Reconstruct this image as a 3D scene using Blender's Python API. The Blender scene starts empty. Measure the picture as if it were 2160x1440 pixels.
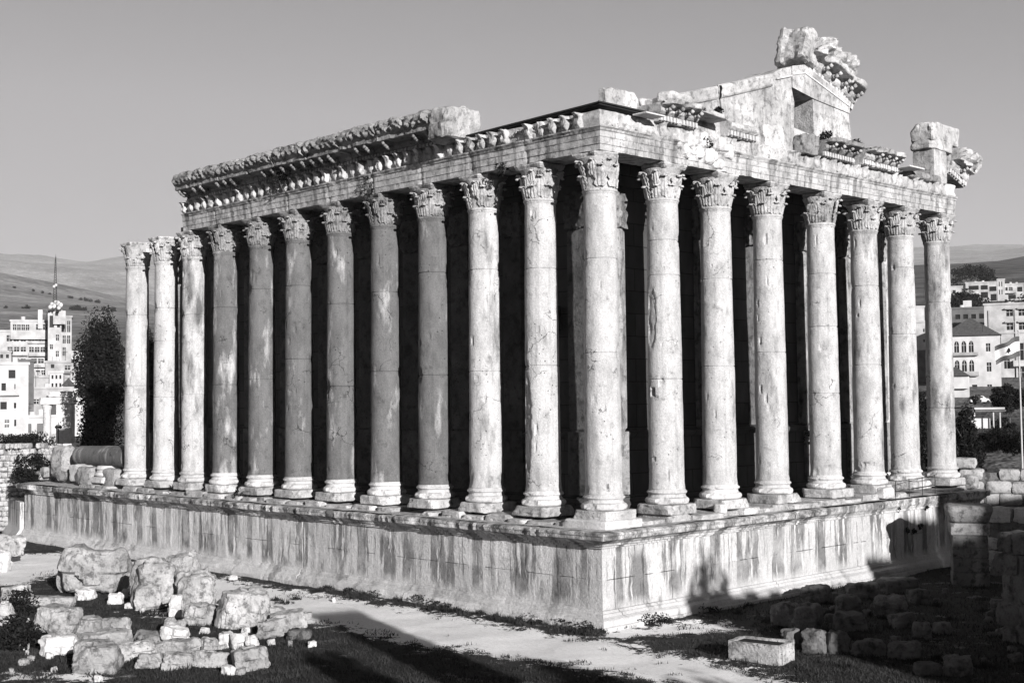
import bpy, bmesh, math, random
import numpy as np
from mathutils import Vector, noise, Matrix
R = math.radians
S = bpy.context.scene
COL = S.collection
rng = np.random.default_rng(7)
random.seed(7)

# ------------------------------------------------------------------ camera
CAM = np.array([44.776, -49.4955, 6.3883]); YAW, PIT, ROL, FPX = 2.3741, .0466, -.0112, 2784.6
fw = np.array([math.cos(PIT)*math.cos(YAW), math.cos(PIT)*math.sin(YAW), math.sin(PIT)])
rt = np.array([math.sin(YAW), -math.cos(YAW), 0.]); up = np.cross(rt, fw)
rr = rt*math.cos(ROL)+up*math.sin(ROL); uu = -rt*math.sin(ROL)+up*math.cos(ROL)
cd = bpy.data.cameras.new('camera'); cam = bpy.data.objects.new('camera', cd); COL.objects.link(cam)
cd.sensor_width = 36; cd.lens = FPX/2160*36; cd.clip_start = .5; cd.clip_end = 60000
cam.matrix_world = Matrix(((rr[0], uu[0], -fw[0], CAM[0]), (rr[1], uu[1], -fw[1], CAM[1]), (rr[2], uu[2], -fw[2], CAM[2]), (0, 0, 0, 1)))
S.camera = cam
def ray(x, y): return fw+rr*(x-1080)/FPX-uu*(y-720)/FPX
def at(x, y, D): return CAM+ray(x, y)*D                      # the point seen there at that depth
def gz(x, y, z=-4.6):                                       # the point seen there on level z
    d = ray(x, y); return CAM+d*((z-CAM[2])/d[2])
def pxm(P): return FPX/float((np.asarray(P, float)-CAM)@fw)  # pixels (2160 wide) per metre

# ------------------------------------------------------------------ light
SUN_AZ, SUN_EL = -19.5, 15.8
sd = bpy.data.lights.new('sun', 'SUN'); sd.energy = 5.0; sd.angle = R(.55); sd.color = (1, .985, .97)
so = bpy.data.objects.new('sun', sd); COL.objects.link(so)
sv = Vector((math.cos(R(SUN_AZ))*math.cos(R(SUN_EL)), math.sin(R(SUN_AZ))*math.cos(R(SUN_EL)), math.sin(R(SUN_EL))))
so.rotation_euler = sv.to_track_quat('Z', 'Y').to_euler()
SKYCAP = 4.0; HAZE = 6.5e-5
W = bpy.data.worlds.new('World'); S.world = W; W.use_nodes = True
nt = W.node_tree; nt.nodes.clear()
def wn(t, **k):
    n = nt.nodes.new(t)
    for a, b in k.items(): setattr(n, a, b)
    return n
sky = wn('ShaderNodeTexSky', sky_type='NISHITA', sun_disc=False, sun_elevation=R(SUN_EL), sun_rotation=R(90-SUN_AZ), air_density=1.0, dust_density=2.0, ozone_density=1.0)
bw = wn('ShaderNodeRGBToBW'); tc = wn('ShaderNodeTexCoord'); sx = wn('ShaderNodeSeparateXYZ')
rmp = wn('ShaderNodeValToRGB'); mul = wn('ShaderNodeMixRGB', blend_type='MULTIPLY'); mul.inputs[0].default_value = 1
bg = wn('ShaderNodeBackground'); out = wn('ShaderNodeOutputWorld')
e = rmp.color_ramp.elements
e[0].position = 0.0; e[0].color = (.60, .60, .60, 1); e[1].position = 1; e[1].color = (.01, .01, .01, 1)
for p, v in ((.10, .575), (.2, .52), (.30, .45), (.36, .06), (.6, .01)):
    q = e.new(p); q.color = (v, v*.985, v*1.01, 1)
tint = wn('ShaderNodeMixRGB', blend_type='MULTIPLY'); tint.inputs[0].default_value = 1; tint.inputs[2].default_value = (1, .98, .985, 1)
nt.links.new(sky.outputs[0], bw.inputs[0]); nt.links.new(tc.outputs['Generated'], sx.inputs[0])
nt.links.new(sx.outputs[2], rmp.inputs[0]); cl_ = wn('ShaderNodeMath', operation='MINIMUM'); nt.links.new(bw.outputs[0], cl_.inputs[0]); cl_.inputs[1].default_value = SKYCAP; nt.links.new(cl_.outputs[0], mul.inputs[1]); nt.links.new(rmp.outputs[0], mul.inputs[2])
nt.links.new(mul.outputs[0], tint.inputs[1]); nt.links.new(tint.outputs[0], bg.inputs[0]); bg.inputs[1].default_value = .1
nt.links.new(bg.outputs[0], out.inputs[0])
S.view_settings.view_transform = 'Standard'; S.view_settings.look = 'None'; S.view_settings.exposure = 0.95; S.view_settings.gamma = 1
S.cycles.max_bounces = 4; S.cycles.diffuse_bounces = 1; S.cycles.volume_bounces = 0; S.cycles.transparent_max_bounces = 4
S.cycles.volume_max_steps = 16

# ------------------------------------------------------------------ materials
class NT:
    def __init__(s, name):
        s.m = bpy.data.materials.new(name); s.m.use_nodes = True; s.t = s.m.node_tree; s.t.nodes.clear()
        s.o = s.t.nodes.new('ShaderNodeOutputMaterial'); s.b = s.t.nodes.new('ShaderNodeBsdfPrincipled')
        s.t.links.new(s.b.outputs[0], s.o.inputs[0]); s.b.inputs['Roughness'].default_value = .9
        s.b.inputs['Specular IOR Level'].default_value = .15
    def n(s, t, ins=None, **k):
        x = s.t.nodes.new(t)
        for a, b in k.items(): setattr(x, a, b)
        for a, b in (ins or {}).items(): s.put(x.inputs[a], b)
        return x
    def put(s, sock, v):
        if isinstance(v, bpy.types.NodeSocket): s.t.links.new(v, sock)
        elif isinstance(v, bpy.types.Node): s.t.links.new(v.outputs[0], sock)
        else: sock.default_value = v
    def math(s, op, a, b=0.0, c=None, clamp=False):
        x = s.n('ShaderNodeMath', {0: a, 1: b}, operation=op); x.use_clamp = clamp
        if c is not None: s.put(x.inputs[2], c)
        return x.outputs[0]
    def ramp(s, v, *pts):
        x = s.n('ShaderNodeMapRange', {0: v}); 
        x.inputs[1].default_value, x.inputs[2].default_value, x.inputs[3].default_value, x.inputs[4].default_value = pts
        return x.outputs[0]
    def mix(s, f, a, b):
        x = s.n('ShaderNodeMix', {0: f, 2: a, 3: b}); return x.outputs[0]
    def noise(s, vec, sc, det=4, rough=.55, w=None):
        x = s.n('ShaderNodeTexNoise', {'Vector': vec, 'Scale': sc, 'Detail': det, 'Roughness': rough}); return x.outputs[0]
    def col(s, v):
        x = s.n('ShaderNodeCombineColor', {0: v, 1: s.math('MULTIPLY', v, .99), 2: v}); s.put(s.b.inputs[0], x.outputs[0])
    def bump(s, h, d=.05, st=1.0):
        x = s.n('ShaderNodeBump', {'Height': h, 'Distance': d, 'Strength': st}); s.put(s.b.inputs['Normal'], x.outputs[0])
    def scale(s, vec, v):
        return s.n('ShaderNodeVectorMath', {0: vec, 1: v}, operation='MULTIPLY').outputs[0]

def flat(name, v, rough=.9, noise_amt=.15, sc=3.):
    a = NT(name); p = a.n('ShaderNodeNewGeometry').outputs[0]
    n = a.noise(p, sc, 5)
    a.col(a.math('MULTIPLY', v, a.ramp(n, .3, .7, 1-noise_amt, 1+noise_amt))); a.b.inputs['Roughness'].default_value = rough
    return a.m
def stone(name, base=.5, mott=.35, bumpd=.05, pit=.5, lichen=.5, streak=0., fine=9.):
    a = NT(name); p = a.n('ShaderNodeNewGeometry').outputs[0]; N = a.n('ShaderNodeNewGeometry').outputs[1]
    rnd = a.n('ShaderNodeObjectInfo').outputs['Random']
    n1 = a.noise(p, .55, 6, .6); n2 = a.noise(p, fine, 5, .65); n3 = a.noise(p, 2.3, 7, .7)
    v = a.math('MULTIPLY', base, a.ramp(n1, .3, .7, 1-mott, 1+mott*.5))
    v = a.math('MULTIPLY', v, a.ramp(n2, .25, .75, .8, 1.15))
    li = a.math('MULTIPLY', a.ramp(n3, .50, .62, 0, 1), lichen)             # lichen and soot
    v = a.math('MULTIPLY', v, a.math('SUBTRACT', 1., li))
    if streak:
        wv = a.n('ShaderNodeTexNoise', {'Vector': a.scale(p, (1, 1, .3)), 'Scale': .7, 'Detail': 3}).outputs[1]
        ps = a.n('ShaderNodeVectorMath', {0: a.scale(p, (1.9, 1.9, .10)), 1: a.scale(wv, (2.5, 2.5, .5))}, operation='ADD').outputs[0]; s1 = a.noise(ps, 1.0, 4, .6)
        v = a.math('MULTIPLY', v, a.math('SUBTRACT', 1., a.math('MULTIPLY', a.ramp(s1, .5, .62, 0, 1), streak)))
    vo = a.n('ShaderNodeTexVoronoi', {'Vector': p, 'Scale': 5.0}).outputs[0]
    pt = a.math('MULTIPLY', a.ramp(vo, .05, .16, 1, 0), a.ramp(n1, .5, .56, 0, 1))
    v = a.math('MULTIPLY', v, a.math('SUBTRACT', 1., a.math('MULTIPLY', pt, pit)))
    v = a.math('MULTIPLY', v, a.ramp(rnd, 0, 1, .88, 1.1))
    a.col(v)
    h = a.math('ADD', a.math('MULTIPLY', n3, 1.), a.math('MULTIPLY', n2, .5)); h = a.math('SUBTRACT', h, a.math('MULTIPLY', pt, .8))
    a.bump(h, bumpd); return a.m
def shaft_mat():
    # drum stone; the object colour's red says how much grey patina the shaft carries
    a = NT('column_stone'); p = a.n('ShaderNodeNewGeometry').outputs[0]; oi = a.n('ShaderNodeObjectInfo')
    r = a.n('ShaderNodeSeparateColor', {0: oi.outputs['Color']}); pat = r.outputs[0]
    n1 = a.noise(a.scale(p, (1, 1, .28)), .9, 7, .62); n2 = a.noise(p, 11., 5, .7); n3 = a.noise(p, 1.6, 6, .7)
    ns = a.noise(a.scale(p, (3., 3., .09)), 1., 5, .6)
    n4 = a.noise(p, 26., 3, .7); base = a.math('MULTIPLY', a.math('MULTIPLY', .53, a.ramp(n2, .3, .7, .78, 1.12)), a.ramp(n4, .3, .62, .72, 1.08))
    pm = a.ramp(a.math('ADD', n1, a.math('MULTIPLY', a.math('SUBTRACT', pat, .5), .42)), .45, .60, 0, 1)
    base = a.mix(pm, base, a.math('MULTIPLY', base, .30)); n8 = a.noise(a.scale(p, (1, 1, .5)), 1.1, 6, .7); base = a.math('MULTIPLY', base, a.ramp(n8, .36, .56, .74, 1.04))
    pm2 = a.ramp(ns, .55, .66, 0, 1); base = a.mix(a.math('MULTIPLY', pm2, .35), base, a.math('MULTIPLY', base, .5))
    li = a.ramp(n3, .58, .70, 0, .45); base = a.math('MULTIPLY', base, a.math('SUBTRACT', 1., li))
    vo = a.n('ShaderNodeTexVoronoi', {'Vector': p, 'Scale': 3.2}).outputs[0]
    nn = a.noise(p, .5, 3); pt = a.math('MULTIPLY', a.ramp(vo, .05, .12, 1, 0), a.ramp(nn, .52, .56, 0, 1))
    base = a.math('MULTIPLY', base, a.math('SUBTRACT', 1., a.math('MULTIPLY', pt, .55)))
    vc = a.n('ShaderNodeTexVoronoi', {'Vector': a.n('ShaderNodeVectorMath', {0: p, 1: a.n('ShaderNodeTexNoise', {'Vector': p, 'Scale': 1.5, 'Detail': 4}).outputs[1]}, operation='ADD').outputs[0], 'Scale': .55}, feature='DISTANCE_TO_EDGE').outputs[0]
    ck = a.math('MULTIPLY', a.ramp(vc, .004, .014, 1, 0), a.ramp(a.noise(p, .4, 2), .57, .60, 0, 1)); base = a.math('MULTIPLY', base, a.math('SUBTRACT', 1., a.math('MULTIPLY', ck, .7)))
    a.col(base)
    h = a.math('ADD', a.math('MULTIPLY', n2, .5), n3); h = a.math('SUBTRACT', h, a.math('MULTIPLY', pt, 1.6)); a.bump(h, .06); return a.m
def podium_mat():
    a = NT('podium_stone'); p = a.n('ShaderNodeNewGeometry').outputs[0]; s = a.n('ShaderNodeSeparateXYZ', {0: p})
    X, Y, Z = s.outputs
    u = a.math('SUBTRACT', Y, X)
    cmb = lambda x, y, z: a.n('ShaderNodeCombineXYZ', {0: x, 1: y, 2: z}).outputs[0]
    n1 = a.noise(p, .5, 6, .6); n2 = a.noise(p, 9., 5, .7); n3 = a.noise(p, 2., 7, .7)
    # vertical run-off patches with sharp sides
    wob = a.math('MULTIPLY', a.math('SUBTRACT', a.noise(p, 1.3, 4), .5), .22)
    uv = cmb(a.math('ADD', u, wob), 0., a.math('MULTIPLY', Z, .07))
    pn = a.noise(uv, .62, 1, .4); fnz = a.noise(uv, 3.4, 3, .7); fn2 = a.noise(cmb(a.math('ADD', u, wob), 3., a.math('MULTIPLY', Z, .25)), 7., 3, .7)
    low = a.math('ADD', Z, a.math('MULTIPLY', a.math('SUBTRACT', a.noise(cmb(u, 0., 0.), 1.1, 2), .5), 1.2))
    fade = a.ramp(low, -3.7, -3.2, 0, 1)
    panel = a.math('MULTIPLY', a.math('MULTIPLY', a.ramp(pn, .51, .54, 0, 1), fade), a.ramp(a.noise(p, .35, 4), .34, .52, .25, 1))
    fade2 = a.ramp(a.math('ADD', Z, a.math('MULTIPLY', a.math('SUBTRACT', fnz, .5), 5.)), -3.4, -1.6, 0, 1)
    st = a.math('MULTIPLY', a.ramp(fnz, .55, .64, 0, 1), fade2); st2 = a.math('MULTIPLY', a.ramp(fn2, .58, .66, 0, 1), fade2)
    v = a.math('MULTIPLY', .66, a.ramp(n2, .25, .75, .78, 1.1))
    v = a.math('MULTIPLY', v, a.ramp(n1, .3, .7, .85, 1.05))
    v = a.mix(panel, v, a.math('MULTIPLY', v, .38)); v = a.mix(a.math('MULTIPLY', st, .75), v, a.math('MULTIPLY', v, .22)); blt = a.math('MULTIPLY', a.ramp(a.noise(a.scale(p, (1, 1, .6)), .9, 7, .68), .52, .62, 0, .5), a.ramp(a.noise(p, .2, 2), .42, .58, .2, 1)); v = a.math('MULTIPLY', v, a.math('SUBTRACT', 1., blt))
    v = a.mix(a.math('MULTIPLY', st2, .5), v, a.math('MULTIPLY', v, .3))
    dr = a.math('MULTIPLY', a.ramp(a.noise(cmb(a.math('ADD', u, wob), 9., a.math('MULTIPLY', Z, .10)), 2.6, 4, .75), .56, .63, 0, 1), fade); v = a.mix(dr, v, .74)
    # sooty top mouldings
    top = a.math('MULTIPLY', a.ramp(Z, -.75, -.3, 0, .7), a.ramp(n3, .42, .6, .1, 1)); v = a.math('MULTIPLY', v, a.math('SUBTRACT', 1., top))
    # thin joints
    def joint(c, w): return a.ramp(a.math('ABSOLUTE', a.math('ADD', c, a.math('MULTIPLY', wob, .1))), 0, w, 1, 0)
    gate = a.ramp(a.noise(p, .8, 4), .48, .56, 0, 1)
    j = joint(a.math('ADD', Z, 2.25), .02)
    um = a.math('SUBTRACT', a.math('FRACT', a.math('DIVIDE', u, 4.4)), .5); j2 = a.ramp(a.math('ABSOLUTE', um), 0, .006, 1, 0)
    jj = a.math('MULTIPLY', a.math('MAXIMUM', j, a.math('MULTIPLY', j2, .9)), gate)
    v = a.math('MULTIPLY', v, a.math('SUBTRACT', 1., a.math('MULTIPLY', jj, .5)))
    wnn = a.n('ShaderNodeTexWhiteNoise', {0: cmb(a.math('FLOOR', a.math('DIVIDE', u, 4.4)), a.math('FLOOR', a.math('DIVIDE', a.math('ADD', Z, 2.25), 1.9)), 0.)}).outputs[0]
    v = a.math('MULTIPLY', v, a.ramp(wnn, 0, 1, .84, 1.08)); n5 = a.noise(p, 22., 4, .7); v = a.math('MULTIPLY', v, a.ramp(n5, .3, .6, .78, 1.06))
    a.col(v); a.bump(a.math('SUBTRACT', a.math('ADD', n3, a.math('MULTIPLY', n2, .6)), jj), .10); return a.m
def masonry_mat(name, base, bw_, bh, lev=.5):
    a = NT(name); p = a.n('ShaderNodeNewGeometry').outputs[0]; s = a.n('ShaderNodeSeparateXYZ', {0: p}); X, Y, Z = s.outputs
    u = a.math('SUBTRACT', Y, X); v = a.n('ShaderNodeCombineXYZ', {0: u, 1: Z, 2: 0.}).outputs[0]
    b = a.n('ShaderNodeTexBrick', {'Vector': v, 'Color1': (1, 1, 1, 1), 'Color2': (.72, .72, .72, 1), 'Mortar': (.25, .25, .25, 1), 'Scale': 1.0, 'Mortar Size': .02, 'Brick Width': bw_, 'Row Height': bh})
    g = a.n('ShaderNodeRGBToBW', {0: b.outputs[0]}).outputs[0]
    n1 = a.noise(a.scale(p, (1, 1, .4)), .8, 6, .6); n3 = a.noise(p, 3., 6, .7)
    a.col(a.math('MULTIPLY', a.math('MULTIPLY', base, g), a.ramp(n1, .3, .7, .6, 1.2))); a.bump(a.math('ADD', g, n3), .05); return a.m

M = dict(shaft=shaft_mat(), podium=podium_mat(),
    carved=stone('carved_stone', .54, .5, .08, .3, .5), ent=stone('entablature_stone', .55, .4, .05, .3, .4, streak=.55), pil_shade=stone('shaded_pilaster_stone', .12, .5, .06, .3, .5), pil=stone('pilaster_stone', .36, .5, .06, .3, .5, streak=.5), gable=stone('gable_stone', .52, .5, .08, .5, .5, streak=.22),  # the darker pilaster copy has the long side's shade in its colour
    plain=stone('plain_stone', .60, .2, .05, .2, .25), rock=stone('weathered_rock', .46, .5, .16, .7, .6, fine=8.),
    rockd=stone('dark_rock', .16, .5, .12, .5, .6), rock_shade=stone('shade_dark_stone', .15, .45, .08, .4, .6), dark=stone('sooty_carved_stone', .30, .5, .08, .3, .6),  # pier and rubble stone: shade is put into this darker colour
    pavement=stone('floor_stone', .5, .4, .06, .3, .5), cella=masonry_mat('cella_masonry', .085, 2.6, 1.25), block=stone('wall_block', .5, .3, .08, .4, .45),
    white=flat('white_paint', .5, noise_amt=.22, sc=.35), cream=flat('cream_render', .42, noise_amt=.3, sc=.4), grey=flat('grey_render', .34, noise_amt=.25, sc=.5), dgrey=flat('dark_render', .12, noise_amt=.3, sc=.5),
    glass=flat('window_dark', .02, .2), roof=flat('roof_tile', .085, noise_amt=.35, sc=2.), metal=flat('dark_metal', .03, .6), steel=flat('pale_metal', .5, .5),
    trunk=flat('bark', .08, noise_amt=.4), black=flat('black_cloth', .05), red=flat('flag_stripe', .10), flagw=flat('flag_white', .78, noise_amt=.05),
    leafd=flat('leaf_dark', .011, .7, .5, 1.5), leafm=flat('leaf_mid', .07, .7, .5, 1.5), leafl=flat('leaf_scrub', .10, .8, .4, 1.), grass=flat('grass_blades', .028, .8, .6, .8), tyre=flat('tyre', .02))

# ------------------------------------------------------------------ helpers
def tag(o, label=None, cat=None, group=None, kind=None):
    if label: o['label'] = label
    if cat: o['category'] = cat
    if group: o['group'] = group
    if kind: o['kind'] = kind
    return o
def mesh(name, V, F, mat, parent=None, smooth=False):
    me = bpy.data.meshes.new(name); me.from_pydata([tuple(map(float, v)) for v in V], [], [tuple(map(int, f)) for f in F])
    if mat: me.materials.append(mat)
    if smooth: me.polygons.foreach_set('use_smooth', [True]*len(me.polygons))
    o = bpy.data.objects.new(name, me); COL.objects.link(o); o.parent = parent
    return o
def smooth_by_angle(o, deg=35):
    bm = bmesh.new(); bm.from_mesh(o.data)
    for e_ in bm.edges: e_.smooth = len(e_.link_faces) == 2 and e_.calc_face_angle(0) < R(deg)
    for f_ in bm.faces: f_.smooth = True
    bm.to_mesh(o.data); bm.free()
def empty(name, loc=(0, 0, 0)):
    o = bpy.data.objects.new(name, None); COL.objects.link(o); o.location = [float(c) for c in loc]; return o
def fbm(x, y, z, o=3): return noise.fractal(Vector((x, y, z)), 1.0, 2.0, o)     # about -1..1
class MB:
    def __init__(s): s.V = []; s.F = []
    def add(s, V, F):
        b = len(s.V); s.V += [tuple(v) for v in V]; s.F += [tuple(i+b for i in f) for f in F]
    def box(s, c, d, rz=0., tilt=0.):
        c_, s_ = math.cos(rz), math.sin(rz); V = []
        for sz in (-1, 1):
            for a, b in ((-1, -1), (1, -1), (1, 1), (-1, 1)):
                x, y, z = a*d[0]/2, b*d[1]/2, sz*d[2]/2
                x, z = x*math.cos(tilt)-z*math.sin(tilt), x*math.sin(tilt)+z*math.cos(tilt)
                V.append((c[0]+x*c_-y*s_, c[1]+x*s_+y*c_, c[2]+z))
        s.add(V, [(3, 2, 1, 0), (4, 5, 6, 7), (0, 1, 5, 4), (1, 2, 6, 5), (2, 3, 7, 6), (3, 0, 4, 7)])
    def tube(s, a, b, r0, r1, n=8):
        a = np.array(a, float); b = np.array(b, float); d = b-a; d /= np.linalg.norm(d)+1e-9
        u_ = np.cross(d, (0, 0, 1.) if abs(d[2]) < .9 else (1., 0, 0)); u_ /= np.linalg.norm(u_); v_ = np.cross(d, u_)
        V = [a+(u_*math.cos(t)+v_*math.sin(t))*r0 for t in np.linspace(0, 2*math.pi, n, False)]+[b+(u_*math.cos(t)+v_*math.sin(t))*r1 for t in np.linspace(0, 2*math.pi, n, False)]
        s.add(V, [(i, (i+1) % n, n+(i+1) % n, n+i) for i in range(n)]+[tuple(range(n-1, -1, -1)), tuple(range(n, 2*n))])
    def obj(s, name, mat, parent=None, smooth=False): return mesh(name, s.V, s.F, mat, parent, smooth)

def stations(path, ds):
    """points along a polyline with outward mitre vectors (outside is to the right hand of travel)"""
    P = [np.array(p, float) for p in path]; out_ = []; acc = 0.
    nrm = []
    for a, b in zip(P[:-1], P[1:]):
        d = (b-a)/np.linalg.norm(b-a); nrm.append(np.array([d[1], -d[0]]))
    for k, (a, b) in enumerate(zip(P[:-1], P[1:])):
        L = np.linalg.norm(b-a); n = max(1, int(round(L/ds)))
        for i in range(n):
            t = i/n; m = nrm[k]
            if i == 0 and k > 0:
                m = nrm[k-1]+nrm[k]; m = m/(1+nrm[k-1]@nrm[k])
            out_.append((a+(b-a)*t, m, acc+L*t, i == 0 and k > 0))
        acc += L
    out_.append((P[-1], nrm[-1], acc, False)); return out_
def sweep(name, path, prof, ds, mat, parent, disp=.02, dfreq=1.5, closed=True, ero=None, joints=None, jd=.04, caps=True, smooth=40, extra=()):
    """ero(s, i, P) -> pull of profile point i back toward the wall, in metres"""
    st = stations(path, ds); n = len(prof); V = []
    if extra:
        a0, b0 = np.array(path[0], float), np.array(path[1], float); dd_ = (b0-a0)/np.linalg.norm(b0-a0); lo, hi = min(extra), max(extra)
        st = sorted([q for q in st if not lo-.02 < q[2] < hi+.02]+[(a0+dd_*e_, np.array([dd_[1], -dd_[0]]), e_, False) for e_ in extra], key=lambda q: q[2])
    for (p, m, s_, corner) in st:
        jn = 0.
        if joints is not None:
            dj = min(abs(s_-j) for j in joints); jn = jd if dj < ds*.5 else 0.
        for i, (d, z) in enumerate(prof):
            q = p+m*d
            w = disp*(fbm(q[0]*dfreq, q[1]*dfreq, z*dfreq*1.3)+.5*fbm(q[0]*dfreq*4, q[1]*dfreq*4, z*dfreq*4))
            dd = d+w-jn*(1 if d > 0 else 0)
            zz = z+w*.5
            if ero:
                a_, b_ = ero(s_, i, (q[0], q[1], z)); dd += a_; zz += b_
            q = p+m*dd; V.append((q[0], q[1], zz))
    F = []; k = n if closed else n-1
    for j in range(len(st)-1):
        for i in range(k):
            a_, b_ = j*n+i, j*n+(i+1) % n; F.append((a_, a_+n, b_+n, b_))
    if caps and closed: F += [tuple(range(n)), tuple(range((len(st)-1)*n+n-1, (len(st)-1)*n-1, -1))]
    o = mesh(name, V, F, mat, parent); 
    if smooth: smooth_by_angle(o, smooth)
    return o
def dens(prof, step):
    out_ = []
    for (a, b) in zip(prof[:-1], prof[1:]):
        L = math.hypot(b[0]-a[0], b[1]-a[1]); n = max(1, int(math.ceil(L/step)))
        out_ += [(a[0]+(b[0]-a[0])*i/n, a[1]+(b[1]-a[1])*i/n) for i in range(n)]
    return out_+[prof[-1]]
def stone_mesh(dim, seed, sub=9, rough=.06, sup=6., cuts=3, freq=1.2, cutdepth=.8, crag=0.):
    """a block of stone: superellipsoid box with broken corners and a rough skin, standing on z=0"""
    rg = random.Random(seed); o3 = (rg.uniform(0, 99), rg.uniform(0, 99), rg.uniform(0, 99))
    bm = bmesh.new(); bmesh.ops.create_cube(bm, size=2.); bmesh.ops.subdivide_edges(bm, edges=bm.edges[:], cuts=sub, use_grid_fill=True)
    hx, hy, hz = dim[0]/2, dim[1]/2, dim[2]/2; mn = min(hx, hy, hz)*2
    pl = []
    for _ in range(cuts):
        nrm = Vector((rg.choice((-1, 1))*rg.uniform(.4, 1), rg.choice((-1, 1))*rg.uniform(.4, 1), rg.uniform(-.1, 1))).normalized()
        pl.append((nrm, (abs(nrm.x)*hx+abs(nrm.y)*hy+abs(nrm.z)*hz)*rg.uniform(cutdepth, .97)))
    for v in bm.verts:
        c = v.co; l = (abs(c.x)**sup+abs(c.y)**sup+abs(c.z)**sup)**(1/sup)
        q = Vector((c.x/l*hx, c.y/l*hy, c.z/l*hz))
        for nrm, d in pl:
            k = q.dot(nrm)-d
            if k > 0: q -= nrm*k
        dn = q.normalized()
        w = fbm(q.x*freq/mn*1.2+o3[0], q.y*freq/mn*1.2+o3[1], q.z*freq/mn*1.2+o3[2], 4)*rough*mn*1.6+fbm(q.x*3+o3[1], q.y*3, q.z*3, 4)*rough*.35*min(mn, 1.)
        q += dn*w
        if crag:
            cc = noise.cell(Vector((q.x*1.7/mn+o3[0], q.y*1.7/mn, q.z*1.7/mn))); c2 = noise.cell(Vector((q.x*4.1/mn+o3[1], q.y*4.1/mn, q.z*4.1/mn)))
            q -= dn*(cc*.10+c2*.04)*mn*crag
        v.co = (q.x, q.y, q.z+hz)
    me = bpy.data.meshes.new('stone'); bm.to_mesh(me); bm.free()
    return me
def put_stone(name, loc, dim, seed, mat, label=None, cat=None, group=None, rz=0., parent=None, tilt=(0, 0), **k):
    me = stone_mesh(dim, seed, **k); me.name = name; me.materials.append(mat)
    o = bpy.data.objects.new(name, me); COL.objects.link(o); o.parent = parent
    o.location = [float(c) for c in loc]; o.rotation_euler = (tilt[0], tilt[1], rz); smooth_by_angle(o, 24)
    return tag(o, label, cat, group)
def jitter(o, amp, freq=2., seed=0):
    for v in o.data.vertices:
        c = v.co; v.co = c+Vector((fbm(c.x*freq+seed, c.y*freq, c.z*freq), fbm(c.x*freq, c.y*freq+seed+7, c.z*freq), fbm(c.x*freq, c.y*freq, c.z*freq+seed+3)))*amp

ORD = 'first second third fourth fifth sixth seventh eighth ninth tenth eleventh twelfth thirteenth fourteenth fifteenth sixteenth seventeenth eighteenth'.split()
# ------------------------------------------------------------------ terrain
def lerp_tab(x, xs, ys): return float(np.interp(x, xs, ys))
def sm(t): t = min(1, max(0, t)); return t*t*(3-2*t)
LX = (0, 125, 280, 600, 1200, 2500, 3600, 9000, 14000, 30000); LZ = (-4.6, -4.6, -1., 15, 85, 226, 150, 1010, 700, 100)
RX = (0, 125, 280, 450, 600, 1200, 1900, 2700, 9000, 14000, 30000); RZ = (-4.6, -4.6, 5., 20, 46, 120, 196, 130, 985, 700, 100)
def height(x, y):
    dx, dy = x-CAM[0], y-CAM[1]; r_ = math.hypot(dx, dy); az = math.degrees(math.atan2(dy, dx))
    t = sm((az-122)/24) if az > 0 else 1
    h = t*lerp_tab(r_, LX, LZ)+(1-t)*lerp_tab(r_, RX, RZ)
    if az < 100 or az > 172: h = -4.6+(h+4.6)*(.15+.85*sm(1-min(abs(az-136)-36, 30)/30)) if r_ > 300 else h
    k = sm((r_-350)/2500)
    h += k*r_*.011*fbm(x/1700., y/1700., 3.1, 5)+k*r_*.004*fbm(x/500., y/500., 1.1, 4)
    if 1500 < r_ < 3500: # tilt of the near crests
        h += r_*.0105*((az-155)/2.5 if 150 < az < 175 else 0)*sm((r_-1500)/900)*sm((3500-r_)/900)*.9
        if 100 < az < 125: h += r_*.0028*(116.5-az)*sm((r_-1500)/400)*sm((3300-r_)/900)
    return h
V = []; F = []
azs = list(np.arange(-180, 100, 6.))+list(np.arange(100, 172, .28))+list(np.arange(172, 180, 4.)); azs = azs
rs = [0.01]+list(np.geomspace(20, 28000, 110)); na = len(azs)
for r_ in rs:
    for az in azs:
        x, y = CAM[0]+r_*math.cos(R(az)), CAM[1]+r_*math.sin(R(az)); V.append((x, y, height(x, y)-(1.5 if (-76 < x < 44 and -40 < y < 56) else .25)))
for i in range(len(rs)-1):
    for j in range(na):
        a_, b_ = i*na+j, i*na+(j+1) % na; F.append((a_, a_+na, b_+na, b_))
def hill_mat():
    a = NT('hillside'); p = a.n('ShaderNodeNewGeometry').outputs[0]; n = a.noise(p, .004, 8, .7); n2 = a.noise(p, .03, 6, .75)
    s = a.n('ShaderNodeSeparateXYZ', {0: p}); 
    # right-hand slope is scrubby, the rest is pale dry ground
    az = a.math('SUBTRACT', a.math('MULTIPLY', s.outputs[1], .30), a.math('MULTIPLY', s.outputs[0], -.85))
    scr = a.ramp(az, -900, -400, 0, 1)
    n6 = a.noise(p, .09, 4, .7); pale = a.math('MULTIPLY', .30, a.ramp(n, .35, .65, .55, 1.35)); pale = a.math('MULTIPLY', a.math('MULTIPLY', pale, a.ramp(n2, .35, .65, .6, 1.3)), a.ramp(n6, .42, .62, .7, 1.25))
    drk = a.math('MULTIPLY', .085, a.ramp(n2, .4, .62, .5, 2.0))
    far = a.ramp(s.outputs[2], 260, 420, 0, 1)
    v = a.mix(a.math('MULTIPLY', scr, a.math('SUBTRACT', 1., far)), pale, drk)
    a.col(v); a.bump(n2, 6.); return a.m
tag(mesh('terrain', V, F, hill_mat(), None, True), 'pale dry mountain slopes and the town plain rising beyond the temple', 'terrain', kind='structure')

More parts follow.
